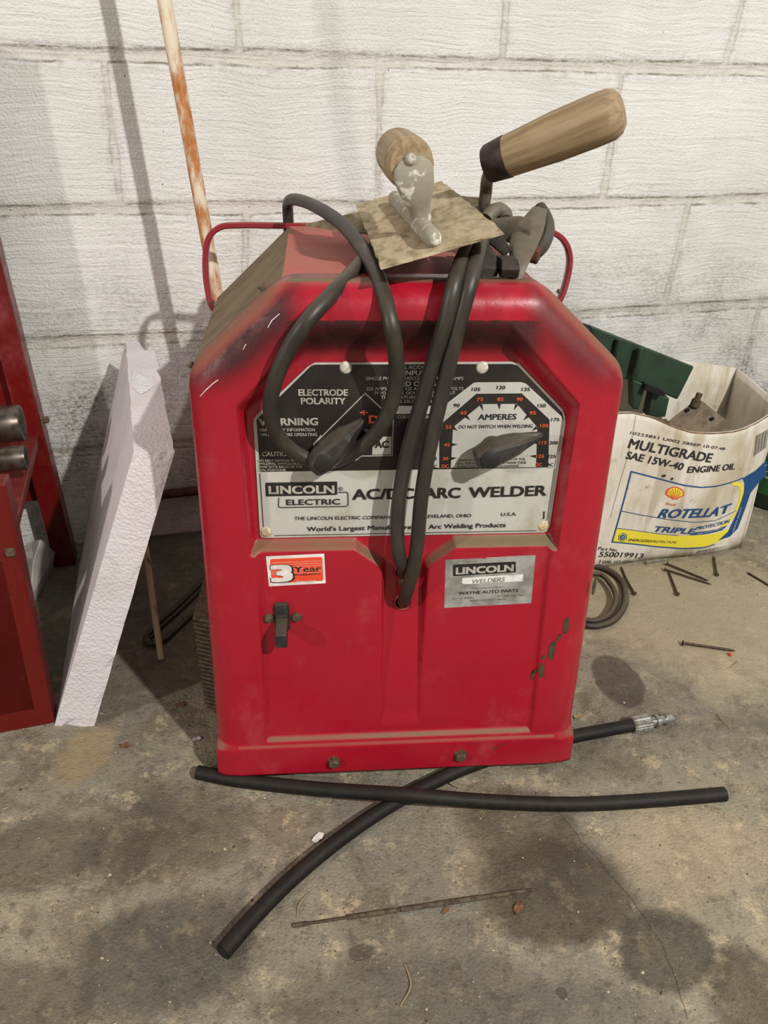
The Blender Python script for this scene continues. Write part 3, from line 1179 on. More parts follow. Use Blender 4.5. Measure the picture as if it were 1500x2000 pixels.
T(w, 'ELECTRODE', 232, 206, 445, 206, 27, 0.035)
T(w, 'POLARITY', 243, 243, 435, 243, 27, 0.035)
T(w, 'WARNING', 60, 337, 315, 334, 31, 0.045)
T(w, 'READ SAFETY INFORMATION', 63, 362, 302, 362, 14, 0.02)
T(w, 'ON BOX BEFORE OPERATING', 63, 383, 312, 383, 14, 0.02)
T(w, 'CAUTION', 72, 470, 200, 470, 20, 0.03)
T(w, 'DO NOT SWITCH WHEN', 55, 495, 245, 495, 10.5)
T(w, 'WELDING. SWITCH MUST', 57, 508, 245, 509, 10.5)
T(w, 'SNAP INTO EACH OF THE', 57, 522, 247, 522, 10.5)
T(w, 'DIAL POSITIONS.', 57, 536, 177, 536, 10.5)
T(w, 'MODEL AC/DC 225/125', 628, 90, 868, 90, 15, 0.02)
T(w, 'INPUT', 692, 117, 785, 117, 20, 0.03)
T(w, 'SINGLE PHASE 60 HERTZ 230 VOLTS 50 AMPS', 525, 138, 950, 138, 14)
T(w, 'RATED OUTPUT', 620, 164, 865, 164, 20, 0.03)
T(w, '225 AMPS AC OR 125 AMPS DC AT 25 VOLTS', 527, 183, 950, 182, 13.5)
T(w, '79 VOLTS MAX. OCV AT RATED OUTPUT', 562, 202, 915, 201, 13.5)
T(w, 'TEMPERATURE RISE TESTED', 590, 220, 880, 220, 13.5)
T(w, '20% DUTY CYCLE', 640, 238, 850, 238, 13.5)
T(w, 'CODE NUMBER', 663, 306, 800, 306, 14)
T(w, 'LISTED', 706, 341, 764, 341, 11)
T(w, 'UL', 704, 385, 730, 385, 24, 0.02)
T(w, '172T', 706, 413, 750, 413, 10)
T(w, 'LINCOLN', 103, 635, 386, 632, 38, 0.045)
c0 = np.array(pp(718, 372))
strip(w, [c0 + np.array([math.cos(t), math.sin(t)]) * 22 * CAPK for t in np.linspace(0, 2 * PI, 28, endpoint=False)], 3 * CAPK, pf, LT, True)
c0 = np.array(pp(838, 322))
strip(k, [c0 + np.array([math.cos(t), math.sin(t)]) * 22 * CAPK for t in np.linspace(0, 2 * PI, 28, endpoint=False)], 3 * CAPK, pf, LT, True)
strip(w, PPS((330, 380), (298, 418), (300, 436)), 5 * CAPK, pf, LT)
strip(w, PPS((300, 418), (522, 196), (645, 310), (640, 468), (505, 470), (480, 490)), 5 * CAPK, pf, LT)
w.prism(PPS((516, 351), (542, 353), (528, 373)), pf, LT - 0.0002, LT)
for s, x0, x1, y in [('90', 908, 935, 256), ('105', 988, 1024, 186), ('120', 1097, 1133, 178), ('135', 1205, 1241, 186), ('150', 1275, 1310, 257), ('175', 1335, 1369, 318), ('200', 1327, 1363, 419), ('225', 1317, 1353, 478), ('AC', 1316, 1343, 514), ('80', 822, 842, 352), ('70', 818, 840, 428), ('60', 816, 834, 488), ('AC', 812, 834, 522)]:
    T(k, s, x0, y, x1, y, 15, 0.02)
T(k, 'AMPERES', 1015, 312, 1180, 310, 25, 0.035, 0.05)
T(k, 'DO NOT SWITCH WHEN WELDING', 931, 350, 1252, 346, 15, 0.02, 0.05)
T(k, 'SWITCH MUST SNAP INTO EACH OF THE', 931, 494, 1220, 488, 10)
T(k, 'DIAL POSITIONS. SWITCHING BETWEEN THESE', 923, 508, 1225, 503, 10)
T(k, 'POINTS MAY CAUSE SWITCH DAMAGE.', 923, 522, 1195, 517, 10)
for (x, y), (tx, ty) in [((905, 345), (926, 360)), ((900, 420), (925, 420)), ((897, 482), (922, 478)), ((962, 296), (982, 314)), ((1028, 246), (1037, 272)), ((1107, 243), (1108, 268)), ((1184, 245), (1172, 270)), ((1232, 296), (1213, 314)), ((1272, 345), (1250, 360)), ((1272, 410), (1248, 413)), ((1268, 472), (1240, 470))]:
    dx, dy = tx - x, ty - y
    L = math.hypot(dx, dy)
    nx, ny = -dy / L * 7, dx / L * 7
    k.prism(PPS((x + nx, y + ny), (x - nx, y - ny), (tx, ty)), pf, LT - 0.0002, LT)
T(k, 'AC', 566, 434, 624, 434, 32, 0.035)
k.prism(rrect(PPS((85, 588), (400, 583), (400, 641), (88, 648)), 0.0016), pf, 0.0, 0.0004)
for s_, q_ in [('ELECTRIC', (178, 684, 412, 681, 27))]:
    T(k, s_, *q_, 0.028)
strip(k, rrect(PPS((143, 650), (400, 641), (448, 629), (448, 690), (146, 695)), 0.0012) if False else PPS((145, 652), (143, 690), (150, 695), (440, 690), (448, 683), (447, 634), (440, 628), (404, 630)), 4 * CAPK, pf, LT)
T(k, 'R', 410, 618, 419, 618, 10, 0.01)
c0 = np.array(pp(415, 614))
strip(k, [c0 + np.array([math.cos(t), math.sin(t)]) * 9 * CAPK for t in np.linspace(0, 2 * PI, 20, endpoint=False)], 2 * CAPK, pf, LT, True)
T(k, 'AC/DC', 468, 660, 733, 655, 50, 0.036)
T(k, 'ARC', 780, 654, 935, 652, 50, 0.036)
T(k, 'WELDER', 976, 651, 1310, 642, 50, 0.036)
T(k, 'THE LINCOLN ELECTRIC COMPANY', 213, 750, 637, 745, 17)
T(k, 'CLEVELAND, OHIO', 765, 741, 985, 737, 17)
T(k, 'U.S.A.', 1115, 732, 1183, 730, 17, 0.015, 0.1)
T(k, "World's Largest Manufacturer", 268, 799, 740, 789, 23, 0.018)
T(k, 'of', 752, 788, 782, 787, 23, 0.018)
T(k, 'Arc Welding Products', 800, 788, 1135, 780, 23, 0.018)
strip(k, PPS((1350, 524), (1318, 750)), 3 * CAPK, pf, LT)
strip(k, PPS((1304, 712), (1302, 745)), 6 * CAPK, pf, LT)
strip(k, PPS((62, 546), (78, 780)), 3 * CAPK, pf, LT)
strip(k, PPS((125, 818), (1270, 796)), 3 * CAPK, pf, LT)
for s, x0, x1, y in [('30', 860, 884, 488), ('45', 866, 890, 428), ('55', 873, 898, 350), ('65', 939, 964, 288), ('75', 1010, 1036, 230), ('85', 1098, 1124, 229), ('90', 1183, 1209, 229), ('95', 1240, 1266, 289), ('105', 1286, 1321, 344), ('115', 1280, 1313, 418), ('125', 1268, 1302, 477), ('DC', 857, 885, 521), ('DC', 1266, 1292, 514)]:
    T(o_, s, x0, y, x1, y, 15, 0.02)
o2 = MB()
T(o2, 'DC', 540, 326, 622, 326, 34, 0.05)
T(o2, '+', 500, 296, 533, 296, 32, 0.03)
o2.build('polarity_lettering', M_ORG, plate_o)
kl = k.build('black_lettering', M_BLK, plate_o)
wl_ = w.build('silver_lettering', M_SILV, plate_o)
ol = o_.build('dial_numerals', M_ORG, plate_o)
for x, y, m in [(437, 85, M_RIVET), (1033, 85, M_RIVET), (90, 803, M_RIVETY), (1302, 777, M_RIVETY)]:
    u, v = pp(x, y)
    MB().lathe([(0.0012, 0.0058), (-0.0002, 0.0058), (-0.0012, 0.0050), (-0.0018, 0.003), (-0.0020, 0.0005)], (u, PD, v), (0, 1, 0), 20).build('rivet', m, plate_o, smooth=True)


# ---- pointer knobs
def knob(tail, hub, tip, name):
    h_ = fr(*hub, 0.0)
    a_t = fr(*tail, -0.006)
    tp = fr(*tip, 0.002)
    ax = np.array([tp[0] - a_t[0], 0, tp[2] - a_t[2]])
    ax /= np.linalg.norm(ax)
    sd_ = np.array([-ax[2], 0, ax[0]])
    o = np.array([h_[0], 0, h_[2]])
    Lf = (tp - o) @ ax
    Lb = (a_t - o) @ ax
    st = [(Lb, .0082, .0058, .0270), (Lb * .85, .0108, .0072, .0285), (Lb * .5, .0128, .0078, .0295), (0.0, .0138, .0075, .0300), (.012, .0128, .0055, .0290), (.022, .0108, .0036, .0275), (Lf * .62, .0080, .0022, .0255), (Lf * .85, .0048, .0014, .0230), (Lf, .0016, .0008, .0205)]
    secs = []
    for d_, wb, wt_, h in st:
        y0 = PD - 0.0140
        y1 = PD - h
        sec = []
        for cx, yy in [(-1, y0), (-1.0, y0 - 0.004)]:
            sec.append(o + ax * d_ + sd_ * wb * cx + np.array([0, yy, 0]))
        sec.append(o + ax * d_ + sd_ * (-(wt_ + (wb - wt_) * .25)) + np.array([0, y1 + 0.003, 0]))
        sec.append(o + ax * d_ + sd_ * (-wt_ * .8) + np.array([0, y1, 0]))
        sec.append(o + ax * d_ + sd_ * (wt_ * .8) + np.array([0, y1, 0]))
        sec.append(o + ax * d_ + sd_ * ((wt_ + (wb - wt_) * .25)) + np.array([0, y1 + 0.003, 0]))
        for cx, yy in [(1, y0 - 0.004), (1, y0)]:
            sec.append(o + ax * d_ + sd_ * wb * cx + np.array([0, yy, 0]))
        secs.append(sec)
    k_ = MB().loft(secs).build(name, M_KNOB, welder, bevel=0.001, seg=2)
    MB().lathe([(0.0, .010), (-0.016, .010)], o + np.array([0, PD, 0]), (0, 1, 0), 20).build('knob_shaft', M_KNOB, k_, smooth=True, ang=40)
    MB().lathe([(0.001, .0088), (-0.0006, .0088), (-0.0010, .0082)], o + ax * Lb * 0.35 + np.array([0, PD - 0.0293, 0]), (0, 1, 0), 24).build('knob_cap', M_BLK, k_, smooth=True, ang=40)
    return k_


knob((605, 915), (645, 884), (702, 814), 'polarity_knob')
knob((927, 893), (967, 884), (1056, 838), 'amperage_knob')


# ---- warranty sticker
def pc(x, y):
    return surf(480 + x * 0.44667, 1050 + y * 0.44667)


def spt(x, y):
    q_ = pc(x, y)
    return (q_[0], q_[2])


def sf(u, v, l):
    return (u, DB - l, v)


SPS = lambda *a: [spt(x, y) for x, y in a]
st_o = MB().prism(rrect(SPS((88, 82), (343, 70), (350, 199), (102, 213)), 0.0006), sf, 0.0, 0.0002).build('warranty_sticker', M_WHITE, welder)
MB().prism(rrect(SPS((105, 94), (334, 84), (339, 188), (114, 200)), 0.0025), sf, 0.0002, 0.0003).build('orange_ink', M_STORG, st_o)
a = MB()
for i in range(6):
    y = 108 + i * 10
    strip(a, SPS((112, y + 2), (200, y - 2)), 0.00035, sf, 0.00036)
    strip(a, SPS((205, y - 2), (332, y - 7)), 0.00025, sf, 0.00036)
text(a, sf, 'Made in U.S.A.', spt(222, 194), spt(309, 190), 8 * CAPK, 0.0005, 0.01)
text(a, sf, '3', spt(120, 190), spt(200, 186), 84 * CAPK, 0.0007, 0.075)
a.build('white_lettering', M_WHITE, st_o)
a = MB()
text(a, sf, '3', spt(118, 193), spt(206, 189), 88 * CAPK, 0.00045, 0.09)
text(a, sf, 'Year', spt(212, 150), spt(330, 145), 30 * CAPK, 0.0006, 0.012)
text(a, sf, 'WARRANTY', spt(213, 166), spt(328, 161), 11 * CAPK, 0.0006, 0.008)
a.build('black_lettering', M_BLK, st_o)

# ---- dealer label
dl = MB().prism(SPS((873, 97), (1030, 90), (1042, 94), (1052, 87), (1267, 76), (1248, 286), (868, 307)), sf, 0.0, 0.0002).build('dealer_label', M_FOIL, welder)
a = MB()
a.prism(rrect(SPS((906, 118), (1180, 104), (1181, 151), (906, 168)), 0.0012), sf, 0.0002, 0.0003)
text(a, sf, 'WAYNE AUTO PARTS', spt(930, 249), spt(1190, 236), 17 * CAPK, 0.0005, 0.02)
a.build('black_lettering', M_BLK, dl)
MB().prism(SPS((947, 176), (1213, 160), (1211, 190), (960, 203), (946, 200)), sf, 0.0002, 0.0003).build('white_patch', M_FOILW, dl)
a = MB()
text(a, sf, 'LINCOLN', spt(920, 159), spt(1168, 145), 36 * CAPK, 0.0005, 0.055)
a.build('silver_lettering', M_SILV, dl)
a = MB()
text(a, sf, 'WELDERS', spt(985, 201), spt(1130, 190), 24 * CAPK, 0.0005, 0.0, 0.25)
text(a, sf, 'Authorized Distributor', spt(985, 224), spt(1128, 217), 7 * CAPK, 0.0005, 0.0)
text(a, sf, '317 N. MAIN', spt(905, 270), spt(995, 265), 9 * CAPK, 0.0005, 0.0)
text(a, sf, 'PHONE 348-5261', spt(1100, 259), spt(1214, 253), 9 * CAPK, 0.0005, 0.0)
text(a, sf, 'MONTICELLO KY 42633', spt(980, 279), spt(1133, 271), 10 * CAPK, 0.0005, 0.0)
a.build('grey_lettering', M_GREY, dl)

# ---- chipped paint
a = MB()
rng = random.Random(5)


def blot(pts, wds):
    P = [np.array(surf(480 + x * 0.44667, 1050 + y * 0.44667, 0.0003)) for x, y in pts]
    L, R = [], []
    for i in range(len(P)):
        t = P[min(i + 1, len(P) - 1)] - P[max(0, i - 1)]
        t /= np.linalg.norm(t)
        n = np.array([-t[2], 0, t[0]])
        ww = wds[i] * CAPK * 1.35
        L.append(P[i] + n * ww * rng.uniform(.7, 1.2))
        R.append(P[i] - n * ww * rng.uniform(.7, 1.2))
    o = len(a.v)
    ch_ = MB().add(L + R, [[i, i + 1, len(P) + i + 1, len(P) + i] for i in range(len(P) - 1)]).build('paint_chip', M_CHIP, welder)
    md_ = ch_.modifiers.new('flake', 'SOLIDIFY')
    md_.thickness = 0.0002


blot([(1410, 348), (1404, 370), (1400, 395), (1396, 415), (1398, 420)], [3, 8, 9, 9, 3])
blot([(1378, 420), (1370, 435), (1362, 450)], [3, 9, 4])
blot([(1352, 452), (1342, 475), (1334, 505), (1330, 535)], [8, 12, 13, 6])
blot([(1302, 515), (1300, 533)], [7, 7])
blot([(1298, 550), (1292, 575), (1296, 610)], [7, 9, 8])
blot([(1276, 575), (1262, 595), (1256, 620)], [5, 10, 8])
blot([(1125, 902), (1115, 912)], [2, 4])
blot([(1100, 915), (1080, 928)], [3, 3])
blot([(1530, 180), (1522, 215), (1516, 250)], [4, 8, 4])


def roll_surf(px, py, lift=0.0004):
    dep = 0.0
    for _ in range(5):
        p = fr(px, py, dep)
        dist = np.min(np.hypot(dense[:, 0] - p[0], dense[:, 1] - p[2]))
        q_ = max(0.0, ROLLR - dist)
        dep = ROLLR - math.sqrt(max(0, ROLLR ** 2 - q_ ** 2)) + float(fdepth(p[0], p[2]))
    return fr(px, py, dep - lift)


for pts_s, wpx in [([(523, 640), (531, 626), (538, 620), (546, 613)], 1.5), ([(391, 774), (402, 762), (416, 749), (426, 742)], 1.6), ([(475, 683), (478, 676), (481, 672)], 1.2)]:
    P = [roll_surf(*q_) for q_ in pts_s]
    o_s = MB().tube(P, [wpx * .00022, wpx * .0003] + [wpx * .00026] * (len(P) - 2), 6).build('paint_scratch', M_WHITE, welder)

# ---- louvred vent on the left side
mb = MB()
vz0, vz1 = fr(395, 1335, 0.12)[2], fr(390, 1150, 0.12)[2]
n = 24
pz = (vz1 - vz0) / n
for i in range(n):
    z = vz0 + pz * (i + .5)
    w_ = 0.022 * min(1, (i + 1.6) / 3)
    mb.hexa([(-0.2100, 0.055, z - pz * .30), (-0.2115 - w_, 0.065, z - pz * .32), (-0.2115 - w_, 0.16, z - pz * .32), (-0.2100, 0.17, z - pz * .30),
             (-0.2100, 0.055, z + pz * .25), (-0.2115 - w_, 0.065, z + pz * .10), (-0.2115 - w_, 0.16, z + pz * .10), (-0.2100, 0.17, z + pz * .25)])
mb.box((-0.2160, 0.12, (vz0 + vz1) / 2), (0.014, 0.085, (vz1 - vz0) * .96))
lv = mb.build('ridged_side_vent', M_BRISTLE, welder)

# ---- welding cables
CR_ = 0.0070


def cable(pts, name, label=None):
    P = []
    for q_ in pts:
        P.append(fr(q_[0], q_[1], q_[2]) if len(q_) == 3 else np.array(q_[0:3]))
    o = MB().tube(curve(P, 110), CR_, 16).build(name, M_CABLE, welder, smooth=True, ang=60)
    if label:
        o['label'] = label
    return o


cable([(789, 1119, 0.045), (788, 1118, 0.02), (787, 1108, 0.002), (780, 1085, -0.008), (776, 1040, -0.006), (781, 960, -0.004), (797, 880, -0.004), (822, 790, -0.006), (848, 700, -0.010), (872, 620, -0.016), (886, 560, -0.012), (902, 510, 0.014), (917, 480, 0.05), (925, 462, 0.11)], 'welding_cable')
cable([(787, 1178, 0.05), (788, 1176, 0.022), (793, 1160, 0.004), (806, 1115, -0.008), (815, 1060, -0.010), (822, 980, -0.009), (836, 890, -0.009), (858, 790, -0.010), (882, 690, -0.012), (902, 610, -0.014), (919, 550, -0.008), (932, 500, 0.02), (939, 478, 0.055), (945, 455, 0.12)], 'welding_cable')
lead = [(564, 452, 0.395), (563, 430, 0.392), (562, 402, 0.388), (567, 391, 0.37), (585, 391, 0.335), (620, 405, 0.27), (665, 435, 0.19), (700, 475, 0.12), (728, 520, 0.055), (748, 570, 0.006), (763, 630, -0.020), (773, 690, -0.016), (774, 740, -0.010), (764, 790, -0.006), (742, 836, -0.002), (712, 868, 0.004), (680, 889, 0.0095), (645, 902, 0.0112), (610, 900, 0.0100), (580, 886, 0.008), (553, 864, 0.004), (533, 830, -0.002), (528, 785, -0.007), (540, 735, -0.012), (568, 675, -0.016), (600, 627, -0.018), (640, 583, -0.002), (680, 543, 0.040), (712, 506, 0.10), (735, 480, 0.16), (800, 450, 0.24)]
cable(lead, 'looped_lead')


# ================================================================== THINGS
def wb(mb, name, mat, root, **kw):
    """world-built mesh put under a root empty"""
    o = mb.build(name, mat, root, **kw)
    R = root.matrix_basis if False else Matrix.LocRotScale(root.location, root.rotation_euler, None)
    o.data.transform(R.inverted())
    return o


def align(o, org, ax):
    """turn a part's own axes so that its x runs along ax"""
    x = Vector([float(a) for a in ax]).normalized()
    z = Vector((0, 0, 1))
    y = z.cross(x).normalized()
    z = x.cross(y)
    Rm = Matrix((x, y, z)).transposed().to_4x4()
    o.data.transform(Rm.inverted())
    o.matrix_basis = Rm
    return o


def unit(v):
    return v / np.linalg.norm(v)


# ---------------- finishing trowel lying on the welder
A_, B_, C_, D_ = map(np.array, [(-0.038, 0.892, 0.614), (0.060, 0.900, 0.640), (0.092, 0.603, 0.617), (-0.005, 0.595, 0.590)])
LX = unit((B_ - A_) + (C_ - D_))
LF = unit((D_ - A_) + (C_ - B_))
LN = unit(np.cross(LF, LX))
if LN[2] < 0:
    LN = -LN
LF = unit(np.cross(LX, LN)) * (1 if np.cross(LX, LN) @ LF > 0 else -1)
tcen = (A_ + B_ + C_ + D_) / 4


def on_blade(px, py, up=0.0):
    d_ = ray(px, py)
    t_ = ((tcen + LN * up - CP) @ LN) / (d_ @ LN)
    return CP + d_ * t_


tro = thing('finishing_trowel', 'cement-crusted rectangular finishing trowel with short wooden grip, lying uppermost on the welder', 'trowel', (tcen[0], tcen[1], tcen[2]))
mb = MB()
nx_, ny_ = 10, 26
rr = random.Random(2)
V = []
for lay in (0, 1):
    for j in range(ny_ + 1):
        for i in range(nx_ + 1):
            s_, t_ = i / nx_, j / ny_
            p = (A_ * (1 - s_) + B_ * s_) * (1 - t_) + (D_ * (1 - s_) + C_ * s_) * t_
            e_ = 0.0
            if i in (0, nx_) or j in (0, ny_):
                e_ = rr.uniform(-1, 1)
                p = p + LX * 0.0010 * e_ + LF * 0.0010 * rr.uniform(-1, 1)
            p = p + LN * (0.0018 * (lay) + (rr.uniform(0, 0.0010) if lay else 0) - 0.0010)
            V.append(p)
m_ = (nx_ + 1) * (ny_ + 1)
Fc = []
ix = lambda l, i, j: l * m_ + j * (nx_ + 1) + i
for j in range(ny_):
    for i in range(nx_):
        Fc.append([ix(1, i, j), ix(1, i + 1, j), ix(1, i + 1, j + 1), ix(1, i, j + 1)])
        Fc.append([ix(0, i, j + 1), ix(0, i + 1, j + 1), ix(0, i + 1, j), ix(0, i, j)])
for i in range(nx_):
    Fc.append([ix(0, i, 0), ix(0, i + 1, 0), ix(1, i + 1, 0), ix(1, i, 0)])
    Fc.append([ix(0, i + 1, ny_), ix(0, i, ny_), ix(1, i, ny_), ix(1, i + 1, ny_)])
for j in range(ny_):
    Fc.append([ix(0, 0, j + 1), ix(0, 0, j), ix(1, 0, j), ix(1, 0, j + 1)])
    Fc.append([ix(0, nx_, j), ix(0, nx_, j + 1), ix(1, nx_, j + 1), ix(1, nx_, j)])
mb.add(V, Fc)
wb(mb, 'blade', M_CRUST, tro)
r0, r1 = on_blade(768, 384, 0.007), on_blade(850, 470, 0.007)
rdir = unit(r1 - r0)
Lr = np.linalg.norm(r1 - r0)
secs = []
for t_, k_ in [(0, .3), (.02, .75), (.06, 1), (.5, 1.0), (.94, 1), (.985, .8), (1, .35)]:
    c_ = r0 + rdir * Lr * t_
    secs.append([c_ + LX * .0075 * k_ * math.cos(a) + LN * (.008 * k_ * math.sin(a)) for a in np.linspace(0, 2 * PI, 14, endpoint=False)])
wb(MB().loft(secs), 'mounting_rib', M_CRUST2, tro, smooth=True, ang=60)
# gooseneck casting
base = on_blade(822, 428, 0.012)
hN = 0.047


def proj_px(P):
    q_ = np.array(P) - CP
    z_ = q_ @ CF
    return 750 + FPX * (q_ @ CR) / z_, 1000 - FPX * (q_ @ CU) / z_


topc = base + LN * hN + LF * 0.012
secs = []
for t_, w_, th_, fwd in [(-.12, .0098, .0090, -.004), (.12, .0098, .0075, .0), (.28, .0102, .0060, .006), (.5, .0130, .0050, .012), (.75, .0158, .0045, .016), (1.0, .0172, .004, .018), (1.15, .0150, .003, .0185), (1.27, .0095, .0026, .0185), (1.31, .004, .002, .0185)]:
    c_ = base + LN * hN * t_ * 0.86 + LF * fwd
    secs.append([c_ + LX * w_ * math.cos(a) + LF * th_ * math.sin(a) for a in np.linspace(0, 2 * PI, 18, endpoint=False)])
wb(MB().loft(secs), 'neck', M_CRUST2, tro, smooth=True, ang=60)
hc = base + LN * hN * 0.97 + LF * 0.015
print('trowel handle front px', proj_px(hc), proj_px(base), np.linalg.norm(hc - CP))
align(wb(MB().lathe([(0, .004), (0.0005, .0175), (.003, .0190), (.018, .0198), (.0185, .0208), (.021, .0212), (.05, .0216), (.100, .0214), (.1015, .0206), (.108, .0200), (.111, .0170), (.112, .004)], hc, -LF, 32), 'handle', M_WOOD, tro, smooth=True, ang=40), hc, LF)
b = MB().lathe([(-.002, .0046), (.0015, .0046), (.0024, .003)], hc + LF * 0.0065 + LN * 0.006, LF, 14)
wb(b, 'handle_rivet', M_CRUST2, tro)

# ---------------- pointing trowel under it
tip = w2(fr(597, 440, 0.245))
heel = w2(fr(947, 416, 0.165))
ptd = unit(heel - tip)
ptn = unit(np.cross(ptd, np.array([-ptd[1], ptd[0], 0])))
ptn = ptn if ptn[2] > 0 else -ptn
pts_ = unit(np.cross(ptn, ptd))
if pts_ @ BY < 0:
    pts_ = -pts_
pts_ = unit(pts_ + 0.34 * ptn)                 # rolled a little toward the front
ptn = unit(np.cross(ptd, pts_))
ptn = ptn if ptn[2] > 0 else -ptn
pt = thing('pointing_trowel', 'pointing trowel with long wooden handle and dark ferrule, blade under the other trowel', 'trowel', heel)
Lh = np.linalg.norm(heel - tip)
mb = MB()
outl = [(0, 0), (.012, .006), (Lh * .3, .026), (Lh * .62, .044), (Lh * .82, .047), (Lh * .93, .038), (Lh * .99, .012), (Lh * .99, -.012), (Lh * .93, -.038), (Lh * .82, -.047), (Lh * .62, -.044), (Lh * .3, -.026), (.012, -.006)]
mb.prism(outl, lambda u, v, l: tip + ptd * u + pts_ * v + ptn * l, -0.0008, 0.0012)
wb(mb, 'blade', M_CRUST, pt)
S0 = w2(fr(950, 322, 0.150))
E0 = w2(fr(1207, 218, 0.090))
pa = unit(E0 - S0)
wb(MB().tube(curve([heel - ptd * 0.02 + ptn * 0.001, heel + ptn * 0.004, w2(fr(946, 400, .162)), w2(fr(949, 375, .158)), w2(fr(953, 345, .154)), S0 + pa * 0.012], 40), [.0055 + .0015 * (i < 14) for i in range(100)][:0] or 0.0062, 12), 'shank', M_SHANK, pt, smooth=True, ang=60)
LL = np.linalg.norm(E0 - S0)
wb(MB().lathe([(-.002, .004), (0, .0155), (.003, .0175), (.022, .0193), (.0225, .0185)], S0, pa, 28), 'ferrule', M_FERR, pt, smooth=True, ang=40)
align(wb(MB().lathe([(.018, .0175), (.024, .0188), (.05, .0202), (LL * .55, .0214), (LL * .85, .0218), (LL * .95, .0212), (LL, .0185), (LL + .004, .013), (LL + .0052, .003)], S0, pa, 32), 'handle', M_WOOD, pt, smooth=True, ang=45), S0, pa)
for o in bpy.data.objects:
    pass

# ---------------- ground clamp
cl = thing('ground_clamp', 'grey dusty ground clamp with square jaws, lying beside the trowels on top of the welder', 'clamp', w2(fr(1000, 520, 0.06)))


def csec(px, py, dep, wpx, th, n=12, sq=0.55, rot=0.0):
    c_ = w2(fr(px, py, dep))
    k_ = np.linalg.norm(c_ - CP) / FPX
    out = []
    for a in np.linspace(0, 2 * PI, n, endpoint=False):
        ca, sa = math.cos(a + PI / n), math.sin(a + PI / n)
        ca = math.copysign(abs(ca) ** sq, ca)
        sa = math.copysign(abs(sa) ** sq, sa)
        x_ = ca * wpx * k_ / 2
        out.append(c_ + CR * x_ * math.cos(rot) + CU * x_ * math.sin(rot) + BY * sa * th / 2)
    return out


mb = MB().loft([csec(1006, 541, .040, 22, .020, sq=.35), csec(1010, 522, .044, 26, .024, sq=.35), csec(1016, 500, .055, 34, .026, sq=.4), csec(1022, 478, .075, 44, .026, sq=.4), csec(1030, 455, .105, 50, .022, sq=.4), csec(1040, 434, .130, 42, .018, sq=.4), csec(1048, 418, .145, 30, .016, sq=.4), csec(1055, 406, .155, 26, .014, sq=.5), csec(1058, 400, .16, 14, .010)])
wb(mb, 'upper_arm', M_CAST, cl, smooth=True, ang=40)
mb = MB().loft([csec(994, 542, .030, 36, .004, 4, .2), csec(992, 522, .034, 36, .026, 4, .2), csec(990, 502, .042, 32, .026, 4, .2)])
wb(mb, 'square_jaw', M_CASTD, cl, bevel=0.001)
mb = MB().loft([csec(950, 537, .042, 34, .020, 8, .4), csec(946, 520, .046, 44, .030, 8, .4), csec(938, 495, .06, 50, .034, 8, .4), csec(925, 470, .08, 46, .034, 8, .4), csec(912, 455, .11, 36, .026, 8, .4)])
wb(mb, 'lower_jaw', M_CASTD, cl, smooth=True, ang=40)
mb = MB().loft([csec(956, 440, .135, 22, .012, rot=1.4, sq=.4), csec(985, 446, .125, 40, .018, rot=1.4, sq=.4), csec(1010, 452, .112, 56, .022, rot=1.4, sq=.4), csec(1030, 458, .10, 60, .020, rot=1.4, sq=.4)])
wb(mb, 'pivot_web', M_CAST, cl, smooth=True, ang=40)
mb = MB().loft([csec(950, 450, .10, 40, .014, rot=.8), csec(972, 472, .085, 26, .016, rot=.8), csec(990, 492, .07, 20, .014, rot=.8)])
wb(mb, 'return_spring', M_CASTD, cl, smooth=True, ang=40)
mb = MB().tube(curve([w2(fr(950, 428, .14)), w2(fr(962, 414, .145)), w2(fr(975, 410, .15)), w2(fr(986, 418, .15)), w2(fr(988, 432, .14))], 30), 0.0072, 12)
wb(mb, 'cable_grip', M_CAST, cl, smooth=True, ang=50)
mb = MB().tube(curve([w2(fr(1054, 406, .160)), w2(fr(1063, 420, .150)), w2(fr(1070, 440, .135)), w2(fr(1068, 462, .115)), w2(fr(1058, 482, .095)), w2(fr(1046, 494, .085))], 40), 0.0066, 14)
wb(mb, 'cable_end', M_CABLE, cl, smooth=True, ang=60)
bx = w2(fr(1040, 493, .070))
mb = MB().lathe([(0, .0078), (.012, .0078), (.013, .006)], bx + BX * -0.006, unit(BX * 1 + BZ * -.2 - BY * .5), 6)
wb(mb, 'rusty_bolt', M_RUST, cl)

# ---------------- tall rod against the wall
def rodpt(px, py, off):
    return wl(px, py, off)


r_top, r_mid = rodpt(321, 0, 0.165), rodpt(421, 560, 0.180)
rd_ = unit(r_mid - r_top)
foot = r_top + rd_ * ((0.004 - r_top[2]) / rd_[2])
head = r_top - rd_ * 0.42
mb = MB().tube([foot + (head - foot) * t for t in np.linspace(0, 1, 30)], 0.0092, 16)
ro = mb.build('rod', M_ROD, None, smooth=True, ang=60)
at_base(ro, foot)
tag(ro, 'tall thin white rod flaking to orange rust, leaning against the block wall behind the welder', 'rod')

# ---------------- foam board
F4 = [fl(107, 1420), fl(185, 1420)]
bl_, br_ = np.array([-0.424, 0.689, 0.0]), np.array([-0.372, 0.689, 0.0])
tl_, tr_ = np.array([-0.264, 0.689, 0.386]), np.array([-0.220, 0.689, 0.389])
back = np.array([-0.145, 0.420, 0.0])
foam = MB()
nU, nV, nW = 6, 26, 30
rr = random.Random(11)
# hexahedron surface grid with nibbled edges
def fp(u, v, w):
    bot = bl_ * (1 - u) + br_ * u
    top_ = tl_ * (1 - u) + tr_ * u
    p = bot * (1 - v) + top_ * v
    bk = back * np.array([1, 1, 1])
    q_ = p + bk * w * (1.0 - 0.06 * u * v) + np.array([0.016 * w * (1 - v), 0, 0.012 * w * v])
    return q_


